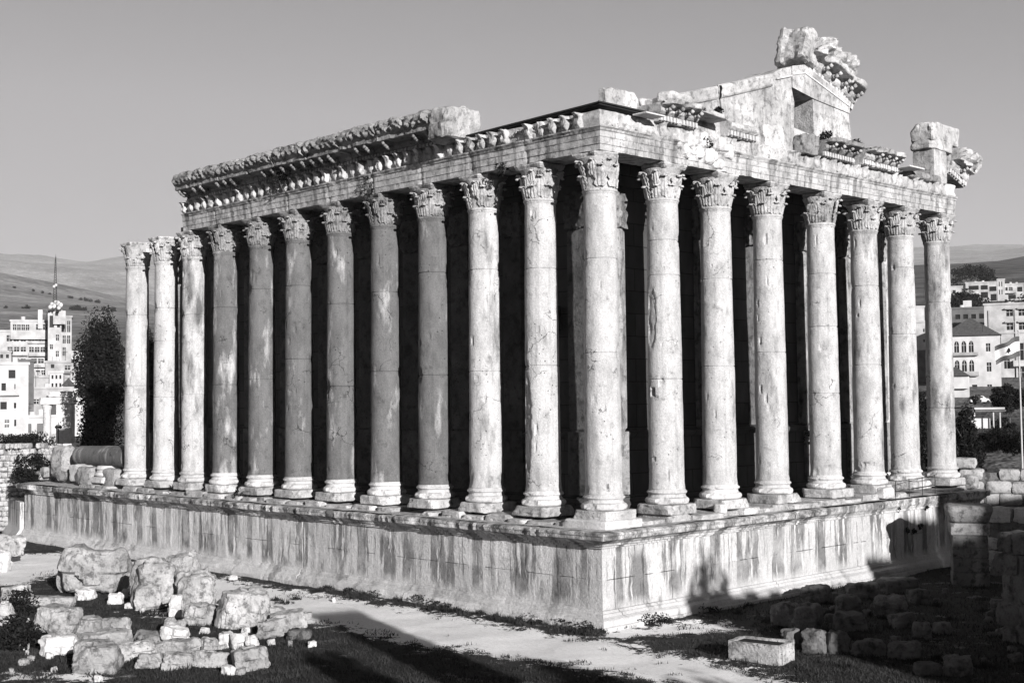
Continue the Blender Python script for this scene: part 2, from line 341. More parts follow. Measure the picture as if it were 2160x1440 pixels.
# courtyard ground: dense sheet near the temple with a trodden path
path_px = [(-60, 1225), (90, 1180), (250, 1200), (430, 1245), (640, 1278), (820, 1305), (1010, 1345), (1210, 1372), (1400, 1405), (1600, 1450)]
path_w = [4.2, 4.4, 4.0, 3.4, 3.4, 3.3, 3.1, 2.9, 2.4, 2.0]
PP = np.array([gz(*p)[:2] for p in path_px])
extra = [(np.array([gz(1300, 1335)[:2], gz(1500, 1318)[:2]]), 1.2), (np.array([gz(420, 1300)[:2], gz(330, 1290)[:2]]), .6), (np.array([gz(560, 1300)[:2], gz(600, 1250)[:2]]), 1.3), (np.array([gz(60, 1425)[:2], gz(170, 1432)[:2]]), .6)]
def pmask(x, y):
    """>0 inside the path, in metres"""
    best = -9.
    q = np.array([x, y])
    for i in range(len(PP)-1):
        a_, b_ = PP[i], PP[i+1]; d = b_-a_; t = min(1, max(0, (q-a_)@d/(d@d))); w = path_w[i]+(path_w[i+1]-path_w[i])*t
        best = max(best, w-np.linalg.norm(q-a_-d*t))
    for e_, w in extra:
        a_, b_ = e_; d = b_-a_; t = min(1, max(0, (q-a_)@d/(d@d))); best = max(best, w-np.linalg.norm(q-a_-d*t))
    return best
gx = np.arange(-82, 50, .4); gy = np.arange(-46, 62, .4)
V = []; F = []; att = []; nx, ny = len(gx), len(gy)
def ground_z(x, y): return -4.6+.10*fbm(x*.25, y*.25, 0., 3)+.03*fbm(x*1.2, y*1.2, 5., 2)
for y in gy:
    for x in gx:
        pm_ = pmask(x, y); V.append((x, y, ground_z(x, y)-(.05 if pm_ > 0 else 0))); att.append(pm_)
for j in range(ny-1):
    for i in range(nx-1):
        x, y = gx[i], gy[j]
        if -63 < x < -.5 and 1 < y < 34.5: continue
        F.append((j*nx+i, j*nx+i+1, (j+1)*nx+i+1, (j+1)*nx+i))
def ground_mat():
    a = NT('courtyard_earth'); p = a.n('ShaderNodeNewGeometry').outputs[0]
    at_ = a.n('ShaderNodeAttribute', attribute_name='path').outputs['Fac']
    n1 = a.noise(p, .9, 7, .7); n2 = a.noise(p, 5., 6, .75); n0 = a.noise(p, .25, 3)
    k = a.math('ADD', a.math('ADD', at_, a.math('MULTIPLY', a.math('SUBTRACT', n1, .5), 7.5)), a.math('MULTIPLY', a.math('SUBTRACT', n2, .5), 4.2))
    m_ = a.ramp(k, -.12, .25, 0, 1)
    n7 = a.noise(p, 18., 4, .75); sand = a.math('MULTIPLY', a.math('MULTIPLY', .90, a.ramp(n2, .3, .7, .84, 1.05)), a.ramp(n7, .32, .5, .72, 1.03)); sod = a.math('MULTIPLY', .028, a.ramp(n2, .3, .7, .5, 1.6))
    dust = a.ramp(a.math('ADD', n1, a.math('MULTIPLY', n0, .4)), .78, .86, 0, .6); sod = a.mix(dust, sod, .22)
    a.col(a.mix(m_, sod, sand)); a.bump(a.math('ADD', a.math('MULTIPLY', n2, .5), a.math('MULTIPLY', n7, .25)), .045); return a.m
g = mesh('ground', V, F, ground_mat(), None, True)
ca = g.data.attributes.new('path', 'FLOAT', 'POINT'); ca.data.foreach_set('value', att)
tag(g, 'courtyard earth with a pale trodden path through dark grass', 'ground', kind='structure')

# grass blades
GV = []; GF = []; k = 0
tries = 0
while k < 62000 and tries < 400000:
    tries += 1
    px_, py_ = random.uniform(-30, 2190), 1120+320*random.random()**.8+random.uniform(0, 6)
    q = gz(px_, py_); x, y = q[0], q[1]
    if -66 < x < 1.9 and -2.3 < y < 37 or py_ < 1130: continue
    pm_ = pmask(x, y)+2.6*fbm(x*.9, y*.9, 2.2, 4)+1.2*fbm(x*.3, y*.3, 7.2, 2)
    if pm_ > -.15+random.uniform(-.2, .3): continue
    hgt = random.uniform(.05, .16)*(1+.9*max(0, fbm(x*.6, y*.6, 9., 2))); a_ = random.uniform(0, 6.28); w = random.uniform(.012, .03)
    lx, ly = random.gauss(0, .05), random.gauss(0, .05); z = ground_z(x, y)-.01
    ca_, sa_ = math.cos(a_)*w, math.sin(a_)*w
    GV += [(x-ca_, y-sa_, z), (x+ca_, y+sa_, z), (x+lx, y+ly, z+hgt)]; GF.append((3*k, 3*k+1, 3*k+2)); k += 1
rgw = random.Random(12); spots_ = [(rgw.uniform(20, 660), rgw.uniform(1262, 1430), rgw.uniform(.2, .7)) for _ in range(120)]+[(rgw.uniform(1480, 2140), rgw.uniform(1235, 1420), rgw.uniform(.2, .6)) for _ in range(60)]+[(rgw.uniform(640, 1270), 0, .35) for _ in range(70)]
for (px_, py_, rw) in spots_:
    if py_ == 0: py_ = 1226+(px_-617)*.160+rgw.uniform(2, 14)
    q = gz(px_, py_)
    for _ in range(90):
        a_ = rgw.uniform(0, 6.28); d_ = rw*rgw.random()**.7; x, y = q[0]+d_*math.cos(a_), q[1]+d_*math.sin(a_); hgt = rgw.uniform(.12, .42)*(1-d_/rw*.6); w = rgw.uniform(.015, .035); z = ground_z(x, y)-.01
        a_ = rgw.uniform(0, 6.28); GV += [(x-w*math.cos(a_), y-w*math.sin(a_), z), (x+w*math.cos(a_), y+w*math.sin(a_), z), (x+rgw.gauss(0, .09), y+rgw.gauss(0, .09), z+hgt)]; GF.append((3*k, 3*k+1, 3*k+2)); k += 1
tag(mesh('grass', GV, GF, M['grass']), 'dark grass tufts covering the courtyard beside the pale path', 'grass', kind='stuff')

# ------------------------------------------------------------------ foliage
def leaf_cloud(name, centre, radii, n, ls, mat, parent=None, clumps=30, seed=0, shape=None, csz=(.13, .30)):
    rg = np.random.default_rng(abs(int(seed))); cl = []
    while len(cl) < clumps:
        q = rg.uniform(-1, 1, 3)
        l_ = np.linalg.norm(q)
        if l_ > 1 or l_ < .35: continue
        if shape: q[:2] *= shape(q[2]*.5+.5)
        cl.append(q)
    cl = np.array(cl); idx = rg.integers(0, clumps, n); cs = rg.uniform(csz[0], csz[1], clumps)
    off = rg.normal(0, 1, (n, 3)); off /= np.linalg.norm(off, axis=1)[:, None]; off *= rg.uniform(.2, 1, n)[:, None]**.5
    rr_ = np.array(radii, float); P = (cl[idx]*.84+off*cs[idx][:, None])*rr_+np.array(centre, float)
    a_ = rg.normal(0, 1, (n, 3)); a_ /= np.linalg.norm(a_, axis=1)[:, None]; b_ = np.cross(a_, rg.normal(0, 1, (n, 3))); b_ /= np.linalg.norm(b_, axis=1)[:, None]
    s_ = (ls*rg.uniform(.6, 1.4, n))[:, None]
    V_ = np.stack([P-a_*s_, P-b_*s_*.45, P+a_*s_, P+b_*s_*.45], 1).reshape(-1, 3)
    me = bpy.data.meshes.new(name); me.vertices.add(4*n); me.vertices.foreach_set('co', V_.ravel())
    me.loops.add(4*n); me.loops.foreach_set('vertex_index', np.arange(4*n)); me.polygons.add(n)
    me.polygons.foreach_set('loop_start', np.arange(0, 4*n, 4)); me.polygons.foreach_set('loop_total', np.full(n, 4)); me.update(); me.validate()
    me.materials.append(mat); o = bpy.data.objects.new(name, me); COL.objects.link(o); o.parent = parent; return o
def tree(name, base, h, rx, n, ls, mat, label, cat='tree', group=None, seed=1, trunk=.25, shape=None, clumps=40, core=True):
    t = empty(name, base); mb = MB(); rg = random.Random(seed)
    mb.tube((0, 0, -.4), (0, 0, h*.45), h*.022, h*.014); mb.tube((0, 0, h*.45), (0, 0, h*.85), h*.014, h*.004)
    for i in range(9):
        z0 = h*rg.uniform(trunk*.7, .65); a_ = rg.uniform(0, 6.28); r_ = rx*rg.uniform(.5, .85)
        mb.tube((0, 0, z0), (math.cos(a_)*r_, math.sin(a_)*r_, z0+h*.2), h*.008, h*.002, 5)
    mb.obj('trunk', M['trunk'], t)
    zc = h*(trunk+1)/2; leaf_cloud('crown', (0, 0, zc), (rx, rx, h*(1-trunk)/2*1.02), n, ls, mat, t, clumps, seed, shape)
    return tag(t, label, cat, group)
def shrub(name, loc, r_, h, label, group=None, mat='leafd', n=240, seed=0, ls=.09, cat='shrub'):
    t = empty(name, loc); leaf_cloud('leaves', (0, 0, h*.5), (r_, r_, h*.55), n, ls, M[mat], t, 14 if n < 1000 else 40, seed, csz=(.35, .75) if n < 1000 else (.2, .45))
    mb = MB(); rg = random.Random(seed)
    for i in range(5):
        a_ = rg.uniform(0, 6.28); mb.tube((0, 0, -.05), (math.cos(a_)*r_*.6, math.sin(a_)*r_*.6, h*.7), .02, .008, 4)
    mb.obj('stem', M['trunk'], t); return tag(t, label, cat, group)

# ================================================================== THE TEMPLE
T = tag(empty('temple', (0, 0, -4.6)), 'ruined pale stone temple with rows of tall Corinthian columns on a high podium', 'temple')
T.location = (0, 0, 0)
PY = -.35                                                   # the long side of the podium stands a little further out
# --- podium
prof = dens([(1.2, -5.0), (1.98, -4.98), (1.98, -4.42), (1.90, -4.40), (1.90, -4.30), (1.82, -4.10), (1.62, -3.98), (1.60, -3.84), (1.54, -3.82), (1.50, -3.70), (1.39, -3.68), (1.38, -3.0), (1.38, -2.0), (1.38, -1.0), (1.38, -.72), (1.48, -.70), (1.48, -.60), (1.60, -.58), (1.60, -.47), (1.74, -.44), (1.84, -.34), (2.06, -.28), (2.12, -.24), (2.12, -.06), (2.16, -.04), (2.16, .06), (2.06, .12), (1.6, .14)], .16)
joints_p = [i*4.4+1.1+.5*math.sin(i*5) for i in range(24)]
CORN = 63.9; SC = CORN-23.6
def ero_p(s_, i, P):
    d, z = prof[i]; a_ = b_ = 0.
    if z > -.6 and d > 1.5:
        e_ = .5+.9*fbm(s_*.35, 2.2, 7., 3)+.5*fbm(s_*1.7, 0., 1., 2)
        right = s_ > CORN
        if right:
            y = s_-CORN
            if y > 17.5: e_ += .75
            if 19.5 < y < 22.5 or 24.5 < y < 33: e_ += .5
            if y > 33.8: e_ -= 1.2
        if s_ < 7.5 and s_ > 2.4: e_ += 3.
        if s_ <= 2.4 or 7.5 < s_ < 9: e_ -= .5
        e_ = max(0, min(1, e_-.25))
        a_ = -(d-1.40)*e_*.75; b_ = -.10*e_
        a_ += .045*fbm(P[0]*1.5, P[1]*1.5, z*4, 4)
    elif z < -3.6:
        a_ = .04*fbm(P[0]*1.5, P[1]*1.5, z*3, 3)
        if s_ > CORN+24: a_ += .05
    # the open vertical crack in the long side
    if abs(s_-SC) < .052+.0*z and z > -4.3: a_ -= .9
    return a_, b_
pod = sweep('podium', [(-CORN, PY), (0, PY), (0, 37.0)], prof, .2, M['podium'], T, disp=.018, closed=False, ero=ero_p, joints=joints_p, jd=.03, caps=False, smooth=30, extra=(SC-.065, SC-.05, SC+.05, SC+.065))
# the far end of the podium turns back beside the old stair
sweep('stair_wall', [(-80, 3.2), (-CORN-.6, PY-.75)], [(-1, -5), (1.2, -5), (1.15, -4.4), (.75, -3.8), (.72, -1.5), (-1, -1.5)], .5, M['podium'], T, disp=.05)
# podium floor
mb = MB(); nxs = 60
fx = np.linspace(-CORN, 1.62, 80); fy = np.linspace(PY-1.62, 36.6, 50); V = []; F = []
for y in fy:
    for x in fx: V.append((x, y, .15+.05*fbm(x*.9, y*.9, 2., 3)-(.0 if (x > 1.5 or y < PY-1.5) else -.03)))
for j in range(len(fy)-1):
    for i in range(len(fx)-1): a_ = j*len(fx)+i; F.append((a_, a_+1, a_+1+len(fx), a_+len(fx)))
mesh('floor', V, F, M['pavement'], T, True)
mb = MB(); mb.box((-31.5, 17.5, -2.5), (64.2, 35.6, 4.9)); mb.obj('podium_core', M['podium'], T)
# worn paving course under the columns
rgs = random.Random(4)
def pave(u0, u1, fn, seed):
    u = u0; k_ = 0
    while u < u1:
        L = rgs.uniform(1.3, 2.9); h_ = rgs.uniform(.22, .44); dp = rgs.uniform(2.3, 3.0)
        if rgs.random() < .88:
            c = fn(u+L/2); dm = (L*.98, dp, h_) if fn is fl else (dp, L*.98, h_)
            put_stone('paving_block', (c[0], c[1], .10), dm, seed+k_, M['gable'], parent=T, sub=9, rough=.05, sup=16, cuts=6, cutdepth=.75, crag=.8)
        u += L; k_ += 1
fl = lambda u: (u, -.15, 0); fr = lambda u: (.0, u, 0)
pave(-55, -1.4, fl, 100); pave(1.5, 35.8, fr, 300)
put_stone('paving_block', (-.05, -.1, .12), (3.0, 2.9, .46), 77, M['plain'], parent=T, sub=8, rough=.03, sup=16, cuts=1)

# --- columns
ZP0, ZP1, ZS, ZA, ZC = .50, 1.02, 1.82, 17.12, 18.97
def lathe(prof_, n=40, cap=True):
    V_ = []; F_ = []
    for (r_, z) in prof_:
        for k_ in range(n): V_.append((r_*math.cos(2*math.pi*k_/n), r_*math.sin(2*math.pi*k_/n), z))
    m = len(prof_)
    for j in range(m-1):
        for k_ in range(n): F_.append((j*n+k_, j*n+(k_+1) % n, (j+1)*n+(k_+1) % n, (j+1)*n+k_))
    if cap: F_ += [tuple(range(n-1, -1, -1)), tuple(range((m-1)*n, m*n))]
    return V_, F_
def capital_mesh(seed, damage):
    rg = random.Random(seed); mb_ = MB(); H = ZC-ZA
    # bell
    V_, F_ = lathe([(.78, 0), (.78, .1), (.80, .6), (.84, 1.0), (.92, 1.3), (1.06, H-.30), (1.0, H-.27)], 32); mb_.add(V_, F_)
    def leaf(ang, z0, h, r0, w, curl, lift=0.):
        nu, nv = 11, 12; V2 = []
        for j in range(nv):
            t = j/(nv-1)
            if t < .72: zz = z0+h*t/.72*.93; rad = r0+.07*math.sin(t*2.2)+.10*t*t+lift*t
            else:
                q = (t-.72)/.28*math.pi*.95; zz = z0+h*.93+math.sin(q)*curl*.5; rad = r0+.12+lift*.72+curl*(1-math.cos(q))*.62
            ww = w*(.75+.35*math.sin(t*3.0))*(1-.55*max(0, t-.75)/.25)
            for i in range(nu):
                u_ = i/(nu-1)*2-1; ser = 1-.28*(j % 3 == 0)*abs(u_)
                rib = .07*abs(math.sin(u_*math.pi*1.5+t*1.2*(1 if u_ > 0 else -1)))*(1 if t < .9 else .3)+.04*(1-u_*u_)
                da = ww*u_*ser/max(rad, .3)
                V2.append(((rad+rib)*math.cos(ang+da), (rad+rib)*math.sin(ang+da), zz-.03*abs(u_)))
        b = [(a2*.0+0, 0, 0) for a2 in ()]
        F2 = [(j*nu+i, j*nu+i+1, (j+1)*nu+i+1, (j+1)*nu+i) for j in range(nv-1) for i in range(nu-1)]
        mb_.add(V2, F2)
        # back faces give the leaf its thickness
        V3 = [(x*.93, y*.93, z-.02) for x, y, z in V2]; mb_.add(V3, [f[::-1] for f in F2])
        n_ = len(mb_.V); o1, o2 = n_-2*len(V2), n_-len(V2)
        rim = [i for i in range(nu)]+[j*nu+nu-1 for j in range(1, nv)]+[(nv-1)*nu+i for i in range(nu-2, -1, -1)]+[j*nu for j in range(nv-2, 0, -1)]
        for a2, b2 in zip(rim, rim[1:]+rim[:1]): mb_.F.append((o1+b2, o1+a2, o2+a2, o2+b2))
    for k_ in range(8):
        if rg.random() > damage*.35: leaf(k_*math.pi/4+math.pi/8, .02, .62, .80, .31, .20)
    for k_ in range(8):
        if rg.random() > damage*.5: leaf(k_*math.pi/4, .10, 1.05, .82, .31, .24, .03)
    for k_ in range(8):
        if rg.random() > damage*.8: leaf(k_*math.pi/4+math.pi/8, .66, .74, .86, .24, .22, .12)
    for k_ in range(4):                                   # corner volutes
        if rg.random() < damage*.75: continue
        a_ = math.pi/4+k_*math.pi/2; pts = []
        for t in np.linspace(0, 1, 9): pts.append((.86+.24*t**1.6, .92+.50*t))
        for q in np.linspace(0, 4.6, 12): rr_ = .13*(1-q/6.5); pts.append((1.11+rr_*math.sin(q)*1.0, 1.42-.15+rr_*math.cos(q)))
        for (ra, za), (rb, zb) in zip(pts[:-1], pts[1:]):
            for sd_ in (-.07, .07):
                mb_.tube((ra*math.cos(a_)-sd_*math.sin(a_), ra*math.sin(a_)+sd_*math.cos(a_), za), (rb*math.cos(a_)-sd_*math.sin(a_), rb*math.sin(a_)+sd_*math.cos(a_), zb), .055, .055, 5)
    for k_ in range(0):                                   # inner helices
        a_ = k_*math.pi/4+(.17 if k_ % 2 else -.17)+math.pi/8*0
        for q in np.linspace(0, 5, 9):
            r2 = .11*(1-q/7); ra = a_+r2*math.cos(q); mb_.tube((1.0*math.cos(ra), 1.0*math.sin(ra), 1.36+r2*math.sin(q)), (1.04*math.cos(ra+.05), 1.04*math.sin(ra+.05), 1.36+r2*math.sin(q+.5)), .04, .04, 5)
    # abacus, concave sides, corners often gone
    n_ = 48; ring = []
    gone = [rg.random() < damage*.9 for _ in range(4)]
    for k_ in range(n_):
        a_ = 2*math.pi*k_/n_; q = (a_ % (math.pi/2))-math.pi/4
        r_ = 1.02+.43*max(0, 1-abs(q)/.55)**1.6
        r_ = 1.02+.40*math.exp(-(q/.26)**2)
        r_ = 1.0/max(math.cos(((a_+math.pi/4) % (math.pi/2))-math.pi/4), .72)*1.0-.10*math.cos(((a_+math.pi/4) % (math.pi/2)-math.pi/4)*2)**2+.0
        if gone[int(a_//(math.pi/2)) % 4]: r_ = min(r_, 1.08+.05*math.sin(9*a_))
        ring.append((a_, r_*.98))
    zs = [(H-.30, .88), (H-.20, .97), (H-.19, .93), (H-.10, 1.0), (H-.02, 1.0), (H-.01, .7)]
    V_ = [(r_*s_*math.cos(a_), r_*s_*math.sin(a_), z) for z, s_ in zs for a_, r_ in ring]
    F_ = [(j*n_+i, j*n_+(i+1) % n_, (j+1)*n_+(i+1) % n_, (j+1)*n_+i) for j in range(5) for i in range(n_)]+[tuple(range(5*n_, 6*n_)), tuple(range(n_-1, -1, -1))]
    mb_.add(V_, F_)
    # sheared-off side on the worn ones
    out_ = []
    sh = rg.uniform(-1.6, .4); shd = .86+.35*(1-damage)
    for (x, y, z) in mb_.V:
        if damage > .35:
            k_ = x*math.cos(sh)+y*math.sin(sh); lim = shd+.10*fbm(x*2+seed, y*2, z*2)+(0 if z > .5 else .3)
            if k_ > lim: x -= (k_-lim)*math.cos(sh); y -= (k_-lim)*math.sin(sh)
        w = .012+.035*damage
        out_.append((x+w*fbm(x*4+seed, y*4, z*4), y+w*fbm(x*4, y*4+seed, z*4), z+w*.5*fbm(x*4, y*4, z*4+seed)))
    me = bpy.data.meshes.new('capital'); me.from_pydata(out_, [], mb_.F); return me
CAPS = [capital_mesh(11, .05), capital_mesh(12, .35), capital_mesh(13, .8), capital_mesh(14, .2), capital_mesh(15, .6)]
for c_ in CAPS: c_.materials.append(M['carved'])
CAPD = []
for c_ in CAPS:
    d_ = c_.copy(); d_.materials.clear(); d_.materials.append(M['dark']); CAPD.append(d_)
def base_mesh(seed):
    pr = [(.9, ZP1-.02)]
    def torus(zc, rc, h, bulge):
        return [(rc+bulge*math.cos(t), zc+h*math.sin(t)) for t in np.linspace(-math.pi/2, math.pi/2, 7)]
    pr += torus(ZP1+.17, 1.02, .17, .16)+[(1.04, ZP1+.355), (1.0, ZP1+.38), (.965, ZP1+.46), (.98, ZP1+.53)]+torus(ZP1+.62, .985, .075, .085)+[(.985, ZP1+.71), (.985, ZP1+.745), (.95, ZP1+.76), (.93, ZS+.02)]
    V_, F_ = lathe(pr, 44)
    rg = random.Random(seed); ch = [(rg.uniform(-2.2, .6), rg.uniform(ZP1, ZP1+.6), rg.uniform(.2, .45)) for _ in range(3)]
    o_ = []
    for (x, y, z) in V_:
        r_ = math.hypot(x, y); a_ = math.atan2(y, x)
        for (ca, cz, cr) in ch:
            d = math.hypot((a_-ca), z-cz)
            if d < cr: r_ = min(r_, .97+.12*d/cr+.03*fbm(a_*5, z*5, seed))
        r_ += .012*fbm(x*3+seed, y*3, z*3); o_.append((r_*math.cos(a_), r_*math.sin(a_), z))
    me = bpy.data.meshes.new('base'); me.from_pydata(o_, [], F_); me.materials.append(M['plain']); return me
BASES = [base_mesh(i) for i in range(4)]
def shaft_mesh(seed, joints, chips=(), top=ZA):
    n = 72; zs = sorted(set([round(z, 3) for z in np.arange(ZS, top-.34, .13)]+[round(j+d, 3) for j in joints for d in (-.05, -.012, .012, .05)]))
    pr = []
    for z in zs:
        t = (z-ZS)/(ZA-ZS); r_ = .93-.105*t**1.5
        if t < .02: r_ += .03*(1-t/.02)
        if any(abs(z-j) < .02 for j in joints): r_ -= .035
        pr.append((r_, z))
    if top == ZA: pr += [(.825, ZA-.30), (.84, ZA-.24), (.86, ZA-.22), (.86, ZA-.17), (.885, ZA-.15), (.905, ZA-.10), (.905, ZA-.05), (.88, ZA-.01), (.80, ZA)]
    V_, F_ = lathe(pr, n); o_ = []
    for (x, y, z) in V_:
        r_ = math.hypot(x, y); a_ = math.atan2(y, x); drum = sum(1 for j in joints if z > j)
        r_ += .014*fbm(x*1.3+seed*3, y*1.3, z*.6)+.008*fbm(x*4+seed, y*4, z*4)+.012*math.sin(drum*2.3+seed)*math.cos(a_+drum)
        for (ca, cz, wa, wz, dp) in chips:
            da = (a_-ca+math.pi) % (2*math.pi)-math.pi; q = 1-(abs(da)/wa)**2.5-(abs(z-cz)/wz)**2.5+.5*fbm(a_*3+seed, z*1.3, 2.)
            if q > 0: r_ -= dp*min(1, q*2.5)*(1+.35*fbm(a_*6, z*3, seed, 3))
        o_.append((r_*math.cos(a_), r_*math.sin(a_), z))
    me = bpy.data.meshes.new('column'); me.from_pydata(o_, [], F_); me.materials.append(M['shaft']); return me
NCOL = [0]
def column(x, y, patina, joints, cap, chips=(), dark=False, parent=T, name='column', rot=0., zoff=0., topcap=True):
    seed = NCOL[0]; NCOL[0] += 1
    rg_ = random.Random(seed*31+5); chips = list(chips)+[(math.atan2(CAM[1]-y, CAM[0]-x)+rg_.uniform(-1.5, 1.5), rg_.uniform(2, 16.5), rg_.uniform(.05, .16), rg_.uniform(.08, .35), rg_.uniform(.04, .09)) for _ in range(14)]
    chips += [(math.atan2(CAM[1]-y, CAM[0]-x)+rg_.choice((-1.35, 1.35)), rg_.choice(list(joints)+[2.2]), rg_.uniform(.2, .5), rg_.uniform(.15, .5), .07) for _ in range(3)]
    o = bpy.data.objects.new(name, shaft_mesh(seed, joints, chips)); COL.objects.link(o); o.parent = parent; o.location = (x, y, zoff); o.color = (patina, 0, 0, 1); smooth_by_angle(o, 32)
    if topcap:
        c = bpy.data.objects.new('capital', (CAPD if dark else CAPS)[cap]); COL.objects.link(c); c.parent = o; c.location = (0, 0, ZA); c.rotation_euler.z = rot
    b = bpy.data.objects.new('base', BASES[seed % 4]); COL.objects.link(b); b.parent = o; b.rotation_euler.z = (seed*1.7) % .8
    put_stone('plinth', (0, 0, ZP0), (2.42, 2.42, ZP1-ZP0), 500+seed, M['gable'], parent=o, sub=12, rough=.03, sup=24, cuts=6, cutdepth=.80, crag=.5)
    return o
az_c = R(-45)
def zj(py, x, y):      # image row -> height on the column at (x, y)
    d = ray(0, 0); 
    lo, hi = -2., 22.
    for _ in range(40):
        m_ = (lo+hi)/2; P = np.array([x, y, m_])-CAM; yy = 720-FPX*(P@uu)/(P@fw)
        if yy > py: lo = m_
        else: hi = m_
    return lo
# x of the astragal in the photo gives each column's true place along its row
def solve(px_, axis):
    best = None
    for v in np.arange(-60, 40, .02):
        P = np.array([v, 0, 9.]) if axis == 0 else np.array([0, v, 9.]); d = P-CAM
        q = abs(1080+FPX*(d@rr)/(d@fw)-px_)
        if best is None or q < best[0]: best = (q, v)
    return best[1]
LCX = [1270.5, 1143, 1023, 915, 814, 720, 631, 552.5, 476.5, 410.5, 350.5, 289.5]
RCX = [1402, 1514, 1624, 1736.5, 1828, 1905, 1981.5]
LX_ = [0.]+[solve(p, 0) for p in LCX[1:]]; RY_ = [solve(p, 1) for p in RCX]
#           patina, joint rows in the photo, capital kind, chips(angle,z,wa,wz,depth)
LC = [(.12, [548, 745], 2, [(-.2, 2.4, .5, .5, .05)]), (.15, [569, 772], 0, [(-1.9, 5.2, .42, 2.6, .09), (-1.4, 9.0, .3, .8, .04)]), (.30, [571, 784], 1, [(-.05, 11, .35, 4.2, .10)]),
      (.90, [577, 792], 3, [(-.6, 13, .1, .3, .05)]), (.88, [618, 784], 1, []), (.86, [643, 815], 0, [(-.5, 7, .15, .3, .05)]), (.90, [605, 758], 0, []), (.84, [612, 800], 0, []), (.74, [650, 812], 1, []),
      (.42, [665, 832], 3, []), (.10, [651, 720, 838], 1, [(-.6, 15.4, .4, 1.2, .07)]), (.12, [666, 814], 4, [(-.8, 16.2, .5, .35, .06)])]
RC = [(.12, [510, 583, 800], 1, [(-1.75, 10.8, .38, 1.7, .08), (-1.7, 6.9, .22, .2, .2), (-1.1, 7.4, .16, .22, .10)]), (.12, [590, 773], 0, [(-1.4, 15.2, .4, .5, .04)]), (.18, [551, 744], 3, [(-1.6, 7.0, .12, .2, .08)]),
      (.22, [580, 690, 830], 4, [(-1.0, 9.5, .25, .25, .10), (-.7, 1.9, 1.2, .5, .10)]), (.25, [605, 770], 0, [(-.8, 15.4, .35, .4, .07), (-.9, 1.9, 1.4, .5, .12)]), (.22, [567, 706], 3, []), (.35, [640, 860], 3, [])]
for i, (x, c) in enumerate(zip(LX_, LC)):
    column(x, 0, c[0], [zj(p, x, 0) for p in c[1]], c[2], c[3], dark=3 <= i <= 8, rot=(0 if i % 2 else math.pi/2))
for i, (y, c) in enumerate(zip(RY_, RC)):
    column(0, y, c[0], [zj(p, 0, y) for p in c[1]], c[2], c[3], rot=math.pi/2*(i % 4))
for k_ in range(1, 7): column(-4.45*k_, 34.5, .4, [6, 11.5], k_ % 4)
# stumps and broken bases where the rest of the long row fell
for x in (LX_[-1]-4.4,):
    o = bpy.data.objects.new('base', BASES[2]); COL.objects.link(o); o.parent = T; o.location = (x, 0, 0); put_stone('plinth', (x, 0, ZP0), (2.4, 2.4, .5), 590, M['plain'], parent=T, sup=14, rough=.05)

# --- entablature
ARC = [(-.95, 18.98), (.88, 18.98), (.88, 19.26), (.90, 19.28), (.92, 19.30), (.92, 19.62), (.95, 19.65), (.96, 19.67), (.96, 19.93), (.99, 19.95), (1.03, 19.98), (1.06, 20.06), (1.14, 20.12), (1.16, 20.19), (1.12, 20.20), (-.95, 20.20)]
ARCd = dens(ARC[1:14], .13)+[(1.12, 20.20), (-.95, 20.20), (-.95, 18.98)]
LE = -39.5
jl = [abs(LE-x) for x in LX_[:9]]+[abs(LE)+y for y in RY_]+[abs(LE)]
def ero_a(s_, i, P):
    d, z = ARCd[i]
    if d < .5: return 0, 0
    a_ = .03*fbm(P[0]*5, P[1]*5, z*6, 3); b_ = 0
    if z < 19.3: a_ += .02*fbm(P[0]*9, P[1]*9, 1.); b_ = max(0, .10*fbm(P[0]*.9, P[1]*.9, 4., 3)-.02)
    if z > 19.95: a_ -= max(0, .25*fbm(P[0]*.7, P[1]*.7, 9., 3))*(d-.9)*3
    y = s_-abs(LE)
    if 5.2 < y < 9.9:      # the shattered stretch on the short side
        k = fbm(P[0]*1.2, y*1.1, z*1.4, 3); a_ -= .22*max(0, k+.25); b_ += .12*max(0, k)*(1 if z < 19.3 else 0)
    return a_, b_
sweep('architrave', [(LE, 0), (0, 0), (0, 35.4)], ARCd, .16, M['ent'], T, disp=.012, ero=ero_a, joints=jl, jd=.05, smooth=28)
FR = [(-.9, 20.20), (.80, 20.20), (.80, 21.02), (-.9, 21.02)]
FRd = [(-.9, 20.20)]+dens(FR[1:3], .14)+[(.5, 21.05), (-.9, 21.02)]
def ero_f(s_, i, P):
    d, z = FRd[i]
    if d < .4: return 0, .08*fbm(P[0], P[1], 3.)
    w = .13*fbm(P[0]*2.2, P[1]*2.2, z*2.2, 4); y = s_-abs(LE); b_ = 0
    if z > 20.9 and y > 1: b_ = -.25*max(0, fbm(P[0]*.8, P[1]*.8, 8., 3)+.1)
    return w, b_
sweep('frieze', [(LE+.15, 0), (0, 0), (0, 34.6)], FRd, .16, M['carved'], T, disp=.01, ero=ero_f, smooth=35)
